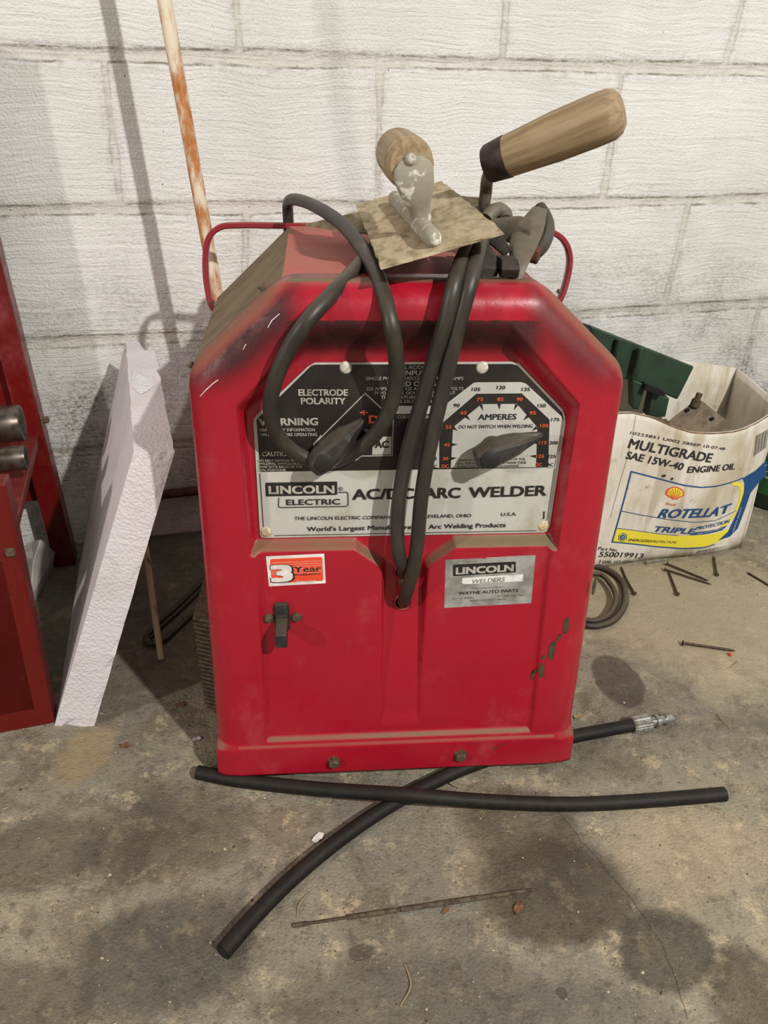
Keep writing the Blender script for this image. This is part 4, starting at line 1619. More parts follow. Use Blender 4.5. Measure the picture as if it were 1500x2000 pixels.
key = {}
def fid(u, v, w):
    k_ = (u, v, w)
    if k_ not in key:
        p = fp(u / nU, v / nV, w / nW)
        ed = (u in (0, nU)) + (v in (0, nV)) + (w in (0, nW))
        if ed >= 2:
            j_ = 0.0018
            if rr.random() < 0.10:
                j_ = 0.005
            cen = fp(.5, .5, .5)
            p = p + unit(fp(.5, v / nV, .5 if w in (0, nW) else w / nW) - p) * rr.uniform(0, j_)
        if u > nU * .5 and v == nV and w > nW - 3:
            p = p + np.array([0, 0, -0.022 * (u / nU) * (w - nW + 3) / 3])
        p[2] = max(p[2], 0.0)
        key[k_] = len(foam.v)
        foam.v.append(tuple(p))
    return key[k_]


for v in range(nV):
    for u in range(nU):
        for w_ in (0, nW):
            foam.f.append([fid(u, v, w_), fid(u + 1, v, w_), fid(u + 1, v + 1, w_), fid(u, v + 1, w_)])
    for w_ in range(nW):
        for u in (0, nU):
            foam.f.append([fid(u, v, w_), fid(u, v, w_ + 1), fid(u, v + 1, w_ + 1), fid(u, v + 1, w_)])
for u in range(nU):
    for w_ in range(nW):
        for v in (0, nV):
            foam.f.append([fid(u, v, w_), fid(u + 1, v, w_), fid(u + 1, v, w_ + 1), fid(u, v, w_ + 1)])
fo_ = foam.build('foam_board', M_FOAM, None)
at_base(fo_, bl_)
tag(fo_, 'thick white polystyrene foam board leaning to the right between the red stand and the welder', 'foam board')

fp_ = []
rr = random.Random(8)
o_t = [fp(0.15, 1, .66), fp(0.75, 1, .60), fp(.82, 1, .52), fp(.55, 1, .46), fp(.30, 1, .42), fp(.08, 1, .50)]
fp_ = [p_ + np.array([0, 0, .0006]) for p_ in o_t]
cen_ = sum(fp_) / len(fp_)
mb = MB()
ringm = [cen_ + (p_ - cen_) * rr.uniform(.45, .7) + np.array([0, 0, rr.uniform(.001, .004)]) for p_ in fp_]
n = len(fp_)
mb.add(fp_ + ringm + [cen_ + np.array([0, 0, .002])], [[i, (i + 1) % n, n + (i + 1) % n, n + i] for i in range(n)] + [[n + i, n + (i + 1) % n, 2 * n] for i in range(n)])
bo = mb.build('broken_bead_patch', simple('fresh_white_foam', lin(240, 238, 238), 0.8, 0, lin(222, 220, 220), 300, bump=0.004), fo_)
bo.data.transform(Matrix.Translation(-Vector([float(a_) for a_ in bl_])))
bo['label'] = 'freshly broken bright white bead patch'

# ---------------- short stick
p0 = fl(315, 1288, 0.004)
d_ = ray(272, 985)
p1 = CP + d_ * (0.955 / d_[1])
p1 = p0 + (p1 - p0) * 1.05
so = MB().tube([p0 + (p1 - p0) * t for t in np.linspace(0, 1, 12)], 0.0047, 12).build('stick', M_STICK, None, smooth=True, ang=60)
at_base(so, p0)
tag(so, 'short pale wooden stick standing on the floor between foam board and welder', 'stick')

# ---------------- red stand at the left edge
F0, R0 = fl(107, 1413), fl(152, 1080)
sdv = unit(R0 - F0)
wdv = np.array([-sdv[1], sdv[0], 0])
if wdv[0] > 0:
    wdv = -wdv


def sidepl(px, py, off=0.0):
    n_ = wdv
    d_ = ray(px, py)
    return CP + d_ * (((F0 + wdv * off - CP) @ n_) / (d_ @ n_))


rack = thing('tool_stand', 'red painted steel stand with open shelf, cut off by the left edge of the photo', 'stand', F0)
print('rack side', [sidepl(*q_).round(3) for q_ in [(90, 1330), (15, 970), (110, 900), (19, 600), (81, 845), (30, 1060)]])
def wallpl(px, py, P0):
    d_ = ray(px, py)
    return CP + d_ * (((P0 - CP) @ WN) / (d_ @ WN))


fu = unit(wallpl(40, 1085, F0) - F0)
ru = unit(wallpl(18, 530, R0) - R0)
HT = 0.80


def leg(base, up, w_, dpt, name, wd_dir, dp_dir, HT=0.80):
    mb = MB()
    top_ = base + up * (HT / up[2])
    vs = []
    for P in (base, top_):
        vs += [P, P + wd_dir * w_, P + wd_dir * w_ + dp_dir * dpt, P + dp_dir * dpt]
    mb.hexa(vs)
    return wb(mb, name, M_RACK, rack, bevel=0.003)


WR = 0.55
leg(F0, fu, 0.13, 0.030, 'front_leg', wdv, sdv, 0.345)
leg(R0, ru, 0.035, 0.045, 'rear_leg', wdv, -sdv)
leg(F0 + wdv * WR, fu, -0.13, 0.030, 'front_leg', wdv, sdv, 0.345)
leg(R0 + wdv * WR, ru, -0.035, 0.045, 'rear_leg', wdv, -sdv)
s_r, s_f = wallpl(81, 850, R0), wallpl(33, 1056, F0)
print('rail', s_r, s_f)
mb = MB()
sf_, sr_ = s_f, s_r
mb.hexa([sf_, sf_ + wdv * .025, sr_ + wdv * .025, sr_, sf_ + BZ * .012, sf_ + wdv * .025 + BZ * .012, sr_ + wdv * .025 + BZ * .012, sr_ + BZ * .012])
wb(mb, 'side_rail', M_RACK, rack, bevel=0.002)
mb = MB()
sf2, sr2 = s_f - BZ * .0, s_r - BZ * .0
mb.hexa([sf2 + wdv * .025, sf2 + wdv * (WR - .025), sr2 + wdv * (WR - .025), sr2 + wdv * .025] + [q_ + BZ * .004 for q_ in [sf2 + wdv * .025, sf2 + wdv * (WR - .025), sr2 + wdv * (WR - .025), sr2 + wdv * .025]])
wb(mb, 'shelf', M_RACK, rack)
mb = MB()
k0, k1 = R0 + ru * .12 - sdv * .008, R0 + ru * (HT / ru[2]) - sdv * .008
mb.hexa([k0 + wdv * .03, k0 + wdv * (WR - .03), k0 + wdv * (WR - .03) - sdv * .004, k0 + wdv * .03 - sdv * .004, k1 + wdv * .03, k1 + wdv * (WR - .03), k1 + wdv * (WR - .03) - sdv * .004, k1 + wdv * .03 - sdv * .004])
wb(mb, 'back_panel', M_RACK, rack)
mb = MB()
q0 = F0 + fu * .03
mb.hexa([q0 + wdv * .02, q0 + wdv * (WR - .02), q0 + wdv * (WR - .02) + sdv * .006, q0 + wdv * .02 + sdv * .006] + [q_ + fu * .22 for q_ in [q0 + wdv * .02, q0 + wdv * (WR - .02), q0 + wdv * (WR - .02) + sdv * .006, q0 + wdv * .02 + sdv * .006]])
wb(mb, 'front_panel', M_RACK, rack)
for px, py in [(20, 1078), (88, 820)]:
    P = wallpl(px, py, F0 if py > 900 else R0 - sdv * .045)
    wb(MB().lathe([(0.004, .006), (-.004, .006), (-.006, .003)], P, wdv, 6), 'rack_bolt', M_BOLT, rack)

# tools lying on the stand's shelf
def shelf_pt(px, py, z):
    return fl(px, py, z)


zs_ = (s_f[2] + s_r[2]) / 2 + 0.004


def sock(px, py, off, r_, ln, name, label, ax=None):
    e = CP + ray(px, py) * (off / ray(px, py)[1])
    ax = unit(wdv + 0.25 * sdv * 0) if ax is None else ax
    hz_ = e.copy()
    mb = MB()
    prof = [(0.012, r_ * .55), (0.0015, r_ * .62), (0.0, r_ * .72), (0.0, r_ * .95), (.002, r_), (ln * .55, r_), (ln * .6, r_ * .86), (ln, r_ * .86), (ln, .001)]
    mb.lathe(prof, e, ax, 24)
    o = mb.build(name, M_STEEL, None, smooth=True, ang=40)
    at_base(o, e)
    return tag(o, label, 'socket', None)


sock(52, 893, 0.86, 0.0165, 0.10, 'socket_wrench_socket', 'oily chrome steel socket lying on the red stand shelf, nearer and lower of two')
sock(44, 826, 0.95, 0.026, 0.10, 'pipe_fitting', 'dark steel pipe fitting behind the chrome socket on the red stand')

# crumpled paper under the stand
rr = random.Random(4)
pb = [fl(64, 1188), fl(40, 1150), fl(20, 1105), fl(60, 1080), fl(100, 1075), fl(108, 1100), fl(84, 1150)]
ptp = [fl(60, 1165, .03), fl(44, 1122, .045), fl(30, 1075, .06), fl(62, 1058, .075), (fl(80, 1052, .09)), fl(106, 1082, .03), fl(82, 1128, .03)]
mb = MB()
cen_b = sum(pb) / len(pb)
cen_t = fl(66, 1092, .075)
n = len(pb)
mb.add(pb + ptp + [cen_b, cen_t], [[i, (i + 1) % n, n + (i + 1) % n, n + i] for i in range(n)] + [[(i + 1) % n, i, 2 * n] for i in range(n)] + [[n + i, n + (i + 1) % n, 2 * n + 1] for i in range(n)])
po = mb.build('crumpled_paper', M_PAPER, None, bevel=0.003)
at_base(po, (cen_b[0], cen_b[1], 0))
tag(po, 'crumpled white paper on the floor under the red stand', 'paper')

# rusty pipe low along the wall
q0, q1 = wl(300, 968, 0.012), wl(420, 955, 0.012)
mb = MB().tube([q0 + (q1 - q0) * t for t in np.linspace(-.1, 1.6, 12)], 0.0085, 12)
pp_ = mb.build('rusty_pipe', M_RUST, None, smooth=True, ang=60)
at_base(pp_, q0)
tag(pp_, 'rusty horizontal pipe low on the block wall, glimpsed between foam board and welder', 'pipe')

# ---------------- power cord bundle on the left
cordz = 0.0045
def fpath(pts, r_):
    return [fl(x, y, z if z else r_) for x, y, z in pts]


mb = MB()
co_ = None
for k_, (dx, dy, z) in enumerate([(0, 0, .005), (4, 6, .005), (3, -5, .012)]):
    pts = [(425 + dx, 1105 + dy, z), (392 + dx, 1140 + dy, z), (360 + dx, 1172 + dy, z), (330 + dx, 1200 + dy, z), (305 + dx, 1222 + dy, z), (290 + dx, 1238 + dy, z), (285, 1250 + dy * .3, .007), (296, 1257 + dy * .3, .005)]
    if k_ == 1:
        pts += [(318, 1251, .005), (345, 1228, .005), (372, 1203, .005), (400, 1185, .005)]
    mb.tube(curve(fpath(pts, .004), 60), 0.0042, 10)
cb = mb.build('power_cord', M_CORD, None, smooth=True, ang=60)
at_base(cb, fl(390, 1140))
tag(cb, 'folded brown-black power cord on the floor left of the welder, looped round the stick', 'cord')

# cable loop on the right
mb = MB().tube(curve(fpath([(1100, 1175, .0055), (1112, 1203, .0055), (1150, 1222, .0055), (1188, 1217, .0055), (1214, 1194, .0055), (1222, 1164, .0055), (1213, 1134, .0055), (1190, 1115, .0055), (1160, 1106, .0055), (1128, 1112, .0055), (1106, 1136, .0055), (1101, 1160, .0055), (1100, 1174, .0060)], .0055), 80), 0.0055, 12)
mb.tube(curve(fpath([(1116, 1180, .0140), (1112, 1150, .0140), (1134, 1124, .014), (1172, 1122, .012), (1193, 1142, .012), (1203, 1166, .012), (1198, 1188, .012), (1182, 1206, .012), (1152, 1212, .014), (1126, 1202, .014), (1116, 1182, .0145)], .0045), 70), 0.0045, 12)
lo = mb.build('cable_coil', M_CORD, None, smooth=True, ang=60)
at_base(lo, fl(1160, 1165))
tag(lo, 'coil of dark cable on the floor, showing past the right side of the welder', 'cable')

# ---------------- hoses
HR = 0.0083


def hose(pts, name, label):
    P = [fl(x, y, z) for x, y, z in pts]
    pth = curve(P, 120)
    root = thing(name, label, 'hose', (P[0][0], P[0][1], 0))
    o = wb(MB().tube(pth, HR, 18), 'rubber_tube', M_HOSE, root, smooth=True, ang=60)
    return root, pth


r_, pth = hose([(386, 1508, HR), (450, 1521, HR), (550, 1534, HR), (650, 1543, .014), (740, 1549, .0235), (800, 1553, .0262), (870, 1559, .022), (950, 1565, .013), (1060, 1570, HR), (1150, 1570, HR), (1300, 1561, HR), (1415, 1551, HR)], 'rubber_hose', 'plain black rubber hose lying left to right in front of welder, over the other hose')
for P, ax in ((pth[0], unit(pth[0] - pth[1])), (pth[-1], unit(pth[-1] - pth[-2]))):
    wb(MB().lathe([(-.002, .0055), (.0004, .0055), (.0005, .004)], P, ax, 16), 'bore', M_DARK, r_)
r_, pth = hose([(1250, 1414, HR), (1190, 1425, HR), (1122, 1438, HR), (1050, 1455, HR), (970, 1478, HR), (900, 1503, HR), (830, 1536, HR), (760, 1574, HR), (680, 1627, HR), (600, 1690, HR), (540, 1745, HR), (480, 1808, HR), (435, 1860, HR)], 'hydraulic_hose', 'black hose with silver crimped end fitting, running under the welder and curving to lower left')
ax = unit(pth[0] - pth[3])
P = pth[0]
mb = MB()
nf = 20
secs = []
for d_, rad, fl_ in [(-.012, .0098, 1), (-.010, .0112, 1), (.012, .0112, 1), (.014, .0104, 1)]:
    sec = []
    ss_ = unit(np.cross(ax, BZ))
    for i in range(nf * 2):
        a = PI * i / nf
        rq = rad * (1.0 if i % 2 else 0.93)
        sec.append(P + ax * d_ + ss_ * rq * math.cos(a) + BZ * rq * math.sin(a))
    secs.append(sec)
mb.loft(secs)
wb(mb, 'crimp_sleeve', M_ZINC, r_)
wb(MB().lathe([(.013, .006), (.014, .0078), (.017, .0078), (.018, .0062), (.021, .0062), (.022, .0086), (.026, .0086), (.027, .0060), (.036, .0056), (.037, .0068), (.0375, .0068)], P, ax, 20), 'fitting_neck', M_ZINC, r_, smooth=True, ang=35)
wb(MB().lathe([(.037, .0074), (.046, .0074), (.0475, .005), (.053, .0035), (.054, .001)], P, ax, 6), 'hex_tip', M_ZINC, r_)
e = pth[-1]
ax = unit(pth[-1] - pth[-2])
wb(MB().lathe([(-.002, .0055), (.0004, .0055), (.0005, .004)], e, ax, 16), 'bore', M_DARK, r_)

# ---------------- welding electrode on the floor
a, b = fl(572, 1808, .0016), fl(1040, 1738, .0030)
we = thing('welding_electrode', 'thin grey welding electrode with flaking flux lying on the floor in front of the hoses', 'welding rod', (a[0], a[1], 0))
wb(MB().tube([a + (b - a) * t for t in np.linspace(0, 1, 10)], 0.0014, 8), 'wire_core', M_NAIL, we, smooth=True, ang=60)
for t0, t1, r1_ in [(.0, .06, .0022), (.22, .42, .0024), (.44, .60, .0025), (.60, .78, .0026), (.78, .97, .0021)]:
    wb(MB().tube([a + (b - a) * t for t in np.linspace(t0, t1, 6)], r1_, 8), 'flux_coating', M_BRISTLE, we, smooth=True, ang=60)

# ---------------- nails
NG = 'nails scattered by the oil carton'


def nail(p0, p1, label, r_=0.0018, bend=None, name='nail', mat=None, head=True, z=None):
    a = fl(p0[0], p0[1], r_ * (2.2 if head else 1.1) if z is None else z)
    b = fl(p1[0], p1[1], r_ if z is None else z * .6)
    pts = [a, b] if bend is None else [a, fl(bend[0], bend[1], r_ * 1.6), b]
    pth = curve(pts, 14)
    t = unit(pth[0] - pth[1])
    mb = MB()
    n_ = len(pth)
    mb.tube(pth, [r_ if i < n_ - 2 else (r_ * .8 if i == n_ - 2 else r_ * .1) for i in range(n_)], 10)
    o = mb.build('shaft', mat or M_NAIL, None, smooth=True, ang=50)
    root = thing(name, label, 'nail', (a[0], a[1], 0), 0, NG)
    o.parent = root
    o.data.transform(Matrix.Translation(-Vector((a[0], a[1], 0))))
    if head:
        h_ = wb(MB().lathe([(-.0005, r_ * 2.1), (.0008, r_ * 2.1), (.0013, r_ * 1.5)], a, t, 14), 'head', mat or M_NAIL, root)
    return root


nail((1239, 1159), (1213, 1106), 'bent brown nail with its head toward us, nearest to the cable coil', bend=(1222, 1128))
nail((1323, 1160), (1305, 1114), 'brown nail pointing away with its head nearest us, under the crossed pair')
nail((1303, 1101), (1385, 1135), 'upper of two brown nails lying side by side in front of the oil carton', z=.0045)
nail((1299, 1112), (1391, 1142), 'lower of two brown nails lying side by side in front of the oil carton')
nail((1400, 1122), (1394, 1086), 'short upright-looking brown nail below the right end of the oil carton print')
nail((1461, 1119), (1508, 1147), 'brown nail running out of the photo at the right edge', head=False)
nail((1334, 1256), (1437, 1271), 'long brown nail lying alone on open floor beside a tiny red bead', r_=.0021)
nail((1262, 1099), (1314, 1091), 'shiny bare nail against the bottom edge of the oil carton', r_=.0019, mat=M_ZINC)

p = fl(1426, 1281)
ob = MB().lathe([(-.0028, .0008), (-.002, .0022), (0, .003), (.002, .0022), (.0028, .0008)], (p[0], p[1], .003), (0, 0, 1), 12).build('red_bead', M_PRED, None, smooth=True)
at_base(ob, (p[0], p[1], 0))
tag(ob, 'tiny red bead on the floor under the tip of the long lone nail', 'bead')

# ---------------- oil carton
ca, cb_ = fl(1187, 1107), fl(1448, 1070)
cd = unit(cb_ - ca)
cn = np.array([cd[1], -cd[0], 0])           # toward the camera
CL = np.linalg.norm(cb_ - ca)


def cpx(px, py):
    d_ = ray(px, py)
    P = CP + d_ * (((ca - CP) @ cn) / (d_ @ cn)) - ca
    return (P @ cd, P[2])


def bulge(s_, z):
    return 0.010 * math.sin(PI * np.clip((s_ + .1) / (CL + .1), 0, 1)) * math.sin(PI * np.clip(z / .30, 0, 1)) - 0.004 * math.sin(7 * s_ / CL + 2 * z / .3)


def cf(s_, z, l):
    return ca + cd * s_ + BZ * z + cn * (bulge(s_, z) + l)


TOPS = np.array([cpx(*q_) for q_ in [(1238, 806), (1275, 814), (1312, 830), (1345, 840), (1385, 842), (1430, 841), (1455, 836), (1480, 826), (1500, 814)]])
ts = np.concatenate([[-0.10], TOPS[:, 0], [CL + .001]])
tz = np.concatenate([[0.300], TOPS[:, 1], [0.285]])
carton = thing('oil_carton', 'stained white engine oil carton with its top cut open, standing right of the welder', 'carton', ca, 0)
BRc = np.array([0.672, 1.345, 0])
BLc = np.array([0.340, 1.262, 0])
mb = MB()
nS, nZ = 46, 22
V = []
for j in range(nZ + 1):
    for i in range(nS + 1):
        s_ = -0.10 + (CL + 0.10) * i / nS
        zt = np.interp(s_, ts, tz)
        z = zt * j / nZ
        V.append(cf(s_, z, 0))
Fc = [[j * (nS + 1) + i, j * (nS + 1) + i + 1, (j + 1) * (nS + 1) + i + 1, (j + 1) * (nS + 1) + i] for j in range(nZ) for i in range(nS)]
mb.add(V, Fc)
fpnl = wb(mb, 'front_flap', M_CARTON, carton, smooth=True, recalc=False)
md = fpnl.modifiers.new('board', 'SOLIDIFY')
md.thickness = 0.003
md.offset = -1


def board(P, Q, zp, zq, name, n=14, wob=0.004):
    mb = MB()
    V = []
    for j in range(9):
        for i in range(n + 1):
            t = i / n
            z = (zp * (1 - t) + zq * t) * j / 8
            V.append(P * (1 - t) + Q * t + BZ * z + cn * wob * math.sin(9 * t + j))
    mb.add(V, [[j * (n + 1) + i, j * (n + 1) + i + 1, (j + 1) * (n + 1) + i + 1, (j + 1) * (n + 1) + i] for j in range(8) for i in range(n)])
    o = wb(mb, name, M_CARTON, carton, smooth=True)
    m2 = o.modifiers.new('board', 'SOLIDIFY')
    m2.thickness = 0.003
    m2.offset = 0
    return o


def zat(px, py, xy):
    d_ = ray(px, py)
    t = math.hypot(xy[0], xy[1]) / math.hypot(d_[0], d_[1])
    return CAMZ + d_[2] * t


zBR = 0.305
board(cf(CL, 0, 0) * np.array([1, 1, 0]), BRc, 0.285, zBR, 'side_wall', 10, 0.002)
board(BRc, BLc, zBR, 0.36, 'back_wall', 16, 0.002)
board(BLc, cf(-.10, 0, 0) * np.array([1, 1, 0]), .34, .300, 'side_wall', 8, 0.002)
mb = MB().hexa([cf(-.098, .002, -.006), cf(CL - .003, .002, -.006), BRc + BZ * .002, BLc + BZ * .002, cf(-.098, .005, -.006), cf(CL - .003, .005, -.006), BRc + BZ * .005, BLc + BZ * .005])
wb(mb, 'carton_base', M_CARTON, carton)
# brown stain and torn corner on the inside
mb = MB()
c6 = lambda x, y: cpx(1100 + x * 0.325, 600 + y * 0.325)


def C6(*a_):
    return [c6(x, y) for x, y in a_]


def grid_poly(mb, poly, fn, l, n=14):
    """polygon cut into strips along s so that it follows the bowed board"""
    P = []
    for i in range(len(poly)):
        a_, b_ = np.array(poly[i], float), np.array(poly[(i + 1) % len(poly)], float)
        k_ = max(1, int(np.linalg.norm(b_ - a_) / 0.006))
        P += [a_ + (b_ - a_) * q_ / k_ for q_ in range(k_)]
    P = np.array(P)
    lo_, hi_ = P.min(0), P.max(0)
    gp_ = [(x, y) for x in np.arange(lo_[0], hi_[0], .0062) for y in np.arange(lo_[1], hi_[1], .0062)]
    v2 = [Vector((float(x), float(y))) for x, y in P] + [Vector((float(x), float(y))) for x, y in gp_]
    nb = len(P)
    r2 = delaunay_2d_cdt(v2, [], [list(range(nb))], 1, 1e-6)
    mb.add([fn(p_[0], p_[1], l) for p_ in r2[0]], [list(f_) for f_ in r2[2]])


def dens(pts, n=10):
    out = []
    for i in range(len(pts) - 1):
        a_, b_ = np.array(pts[i]), np.array(pts[i + 1])
        for k in range(n):
            out.append(a_ + (b_ - a_) * k / n)
    out.append(np.array(pts[-1]))
    return out


K6 = 0.325 * 1.17 / FPX
yel = MB()
grid_poly(yel, C6((312, 1322), (292, 1405), (560, 1434), (760, 1440), (880, 1425), (985, 1378), (1030, 1290), (1065, 1190), (1085, 1100), (1085, 1060), (1070, 1032), (960, 1045), (1035, 1085), (1062, 1130), (1050, 1190), (1025, 1260), (985, 1310), (900, 1345), (760, 1360), (560, 1352)), cf, 0.0008, 40)
yel = MB()
grid_poly(yel, C6((312, 1322), (290, 1408), (560, 1434), (700, 1438), (850, 1428), (960, 1390), (1010, 1320), (985, 1330), (900, 1352), (700, 1362), (560, 1354)), cf, 0.0006, 30)
strip(yel, dens(curve(C6((940, 1316), (1000, 1270), (1045, 1200), (1070, 1120), (1062, 1070), (1000, 1048)), 24), 1), 26 * K6, cf, 0.0006)
wb(yel, 'yellow_print', M_PYEL, carton)
blu = MB()
strip(blu, dens(C6((398, 982), (540, 1015), (700, 1052), (800, 1064), (900, 1060), (1000, 1045), (1080, 1024)), 4), 9 * K6, cf, 0.0007)
strip(blu, dens(C6((402, 980), (288, 1408)), 8), 11 * K6, cf, 0.0007)
strip(blu, dens(C6((286, 1405), (420, 1422), (560, 1438), (700, 1443), (830, 1436), (900, 1418)), 4), 9 * K6, cf, 0.0007)
strip(blu, dens(C6((312, 1322), (430, 1338), (560, 1355), (680, 1362)), 4), 5 * K6, cf, 0.0007)
strip(blu, dens(C6((342, 1218), (450, 1240), (600, 1262), (760, 1276), (900, 1270), (1040, 1220)), 5), 5 * K6, cf, 0.0007)
grid_poly(blu, C6((1075, 1026), (1160, 985), (1230, 925), (1225, 1010), (1130, 1120), (1098, 1210), (1050, 1330), (1000, 1375), (920, 1396), (985, 1345), (1050, 1220), (1088, 1110), (1090, 1060)), cf, 0.0010, 26)
text(blu, cf, 'ROTELLA', c6(553, 1254), c6(906, 1240), 66 * K6, 0.0014, 0.035, 0.28)
text(blu, cf, 'T', c6(915, 1237), c6(982, 1222), 62 * K6, 0.0014, 0.045, 0.28)
text(blu, cf, 'TRIPLE', c6(527, 1340), c6(760, 1348), 42 * K6, 0.0014, 0.035, 0.28)
text(blu, cf, 'PROTECTION', c6(775, 1324), c6(985, 1290), 26 * K6, 0.0014, 0.018, 0.28)
grid_poly(blu, C6((772, 1339), (905, 1326), (982, 1304), (945, 1334), (850, 1350), (740, 1358)), cf, 0.0008, 14)
# hexagon emblem
hx = [(352 + 27 * math.cos(PI / 6 + i * PI / 3), 1378 + 27 * math.sin(PI / 6 + i * PI / 3)) for i in range(6)]
strip(blu, C6(*hx), 4 * K6, cf, 0.0013, True)
hx2 = [(352 + 17 * math.cos(i * PI / 8), 1378 + 17 * math.sin(i * PI / 8)) for i in range(16)]
blu.add([cf(*c6(x, y), 0.0013) for x, y in hx2], [list(range(16))])
wb(blu, 'blue_print', M_PBLUE, carton)
wht = MB()
hx3 = [(352 + 7 * math.cos(i * PI / 6), 1378 + 7 * math.sin(i * PI / 6)) for i in range(12)]
strip(wht, C6(*hx3), 3 * K6, cf, 0.0016, True)
wb(wht, 'emblem_ring', M_PWHT, carton)
wht = MB()
text(wht, cf, 'HEAVY DUTY', c6(1020, 1350), c6(1075, 1200), 12 * K6, 0.0016, 0.0)
wb(wht, 'side_print', M_PWHT, carton)
wht = MB()
text(wht, cf, 'WEAR - DEPOSITS - EMISSIONS', c6(785, 1350), c6(945, 1324), 7 * K6, 0.0016, 0.0)
wb(wht, 'tagline_print', M_PWHT, carton)
bk = MB()
text(bk, cf, '10223851 U002 28SEP 10 07:48', c6(402, 762), c6(952, 848), 17 * K6, 0.0012, 0.012)
wb(bk, 'date_code_print', M_PBLK, carton)
bk = MB()
text(bk, cf, 'MULTIGRADE', c6(386, 842), c6(856, 916), 58 * K6, 0.0012, 0.028)
text(bk, cf, 'SAE 15W-40', c6(370, 905), c6(686, 962), 46 * K6, 0.0012, 0.03)
text(bk, cf, 'ENGINE OIL', c6(716, 976), c6(1016, 966), 42 * K6, 0.0012, 0.03)
wb(bk, 'grade_print', M_PBLK, carton)
bk = MB()
text(bk, cf, 'ENERGIZED', c6(386, 1402), c6(522, 1411), 19 * K6, 0.0012, 0.02, 0.25)
text(bk, cf, 'PROTECTION', c6(526, 1411), c6(664, 1412), 19 * K6, 0.0012, 0.0, 0.25)
wb(bk, 'band_print', M_PBLK, carton)
bk = MB()
text(bk, cf, 'Part No.', c6(200, 1450), c6(322, 1466), 24 * K6, 0.0012, 0.01)
text(bk, cf, '550019913', c6(205, 1492), c6(478, 1514), 40 * K6, 0.0012, 0.015)
text(bk, cf, '3 GAL. (12 QTS)', c6(205, 1530), c6(420, 1545), 20 * K6, 0.0012, 0.01)
wb(bk, 'part_number_print', M_PBLK, carton)
bk = MB()
for i in range(14):
    strip(bk, dens(C6((1160 + i * 6, 775 - i * 3), (1145 + i * 6, 900 - i * 4)), 4), (1.5 + (i * 7 % 3)) * K6, cf, 0.0012)
wb(bk, 'barcode_print', M_PBLK, carton)
bk = MB()
for i in range(26):
    strip(bk, dens(C6((800 + i * 7.5, 1452 - i * 0.9), (785 + i * 8, 1472 - i * 1.6)), 2), (1.5 + (i * 5 % 3)) * K6, cf, 0.0012)
wb(bk, 'barcode_print', M_PBLK, carton)
bk = MB()
strip(bk, dens(C6((441, 650), (412, 790), (372, 925), (340, 1020), (300, 1160), (275, 1250)), 6), 2.2 * K6, cf, 0.0014)
wb(bk, 'crease_line', M_PBLK, carton)
rim = MB()
strip(rim, [(s_, np.interp(s_, ts, tz) - 0.0012) for s_ in np.linspace(-0.095, CL - .002, 60)], 0.0022, cf, 0.0007)
wb(rim, 'brown_cut_edge', M_PSTAIN, carton)
for px, py, rx_, ry_, nm in [(1290, 925, 5, 3, 0), (1305, 930, 3, 3, 0)]:
    c_ = cpx(px, py)
    wb(MB().add([cf(c_[0] + rx_ * 1.0 * math.cos(a) * .00085, c_[1] + ry_ * math.sin(a) * .00085, 0.0012) for a in np.linspace(0, 2 * PI, 10, endpoint=False)], [list(range(10))]), 'dark_spot', M_PBLK, carton)
# scallop emblem
ye = MB()
rd2 = MB()


def shell(cx, cy, r_, mb, l):
    pts = []
    for i in range(-7, 8):
        a = i * 0.245
        rad = r_ * (1.0 + 0.03 * (i % 2))
        pts.append((cx + rad * math.sin(a) * 1.08, cy - rad * math.cos(a) * .88))
    pts += [(cx + r_ * .62, cy + r_ * .42), (cx + r_ * .38, cy + r_ * .50), (cx + r_ * .34, cy + r_ * .66), (cx - r_ * .34, cy + r_ * .66), (cx - r_ * .38, cy + r_ * .50), (cx - r_ * .62, cy + r_ * .42)]
    mb.add([cf(*c6(x, y), l) for x, y in pts], [list(range(len(pts)))])


shell(648, 1105, 49, rd2, 0.0010)
shell(648, 1103, 40, ye, 0.0013)
for i in range(-3, 4):
    strip(rd2, C6((648 + i * 5, 1128), (648 + 40 * math.sin(i * .40), 1103 - 34 * math.cos(i * .40))), 4 * K6, cf, 0.0016)
text(rd2, cf, 'Shell', c6(595, 1172), c6(650, 1178), 17 * K6, 0.0012, 0.0)
wb(rd2, 'red_emblem_print', M_PRED, carton)
wb(ye, 'yellow_emblem_print', M_PYEL, carton)

# ---------------- things inside the carton
def ypl(px, py, Y):
    d_ = ray(px, py)
    return CP + d_ * (Y / d_[1])


gp = thing('green_machine_bracket', 'green ribbed steel machine bracket poking out of the oil carton behind the welder', 'machine part', ypl(1320, 815, 1.19))
mb = MB()
q4 = [(1150, 634), (1357, 716), (1324, 781), (1236, 742), (1185, 740)]
f_ = [ypl(x, y, 1.20 + 0.02 * (x - 1150) / 200) for x, y in q4]
bq = [p + np.array([-.004, .035, -.004]) for p in f_]
n = len(f_)
mb.add(f_ + bq, [list(range(n))[::-1], list(range(n, 2 * n))] + [[i, (i + 1) % n, n + (i + 1) % n, n + i] for i in range(n)])
wb(mb, 'side_plate', M_GREENM, gp, bevel=0.003)
for (x0, y0), (x1, y1) in [((1210, 663), (1196, 735)), ((1252, 680), (1238, 738))]:
    a, b = ypl(x0, y0, 1.198), ypl(x1, y1, 1.198)
    wb(MB().tube([a, a * .5 + b * .5 + np.array([0, -.004, 0]), b], 0.006, 10), 'rib', M_GREENM, gp, smooth=True, ang=60)
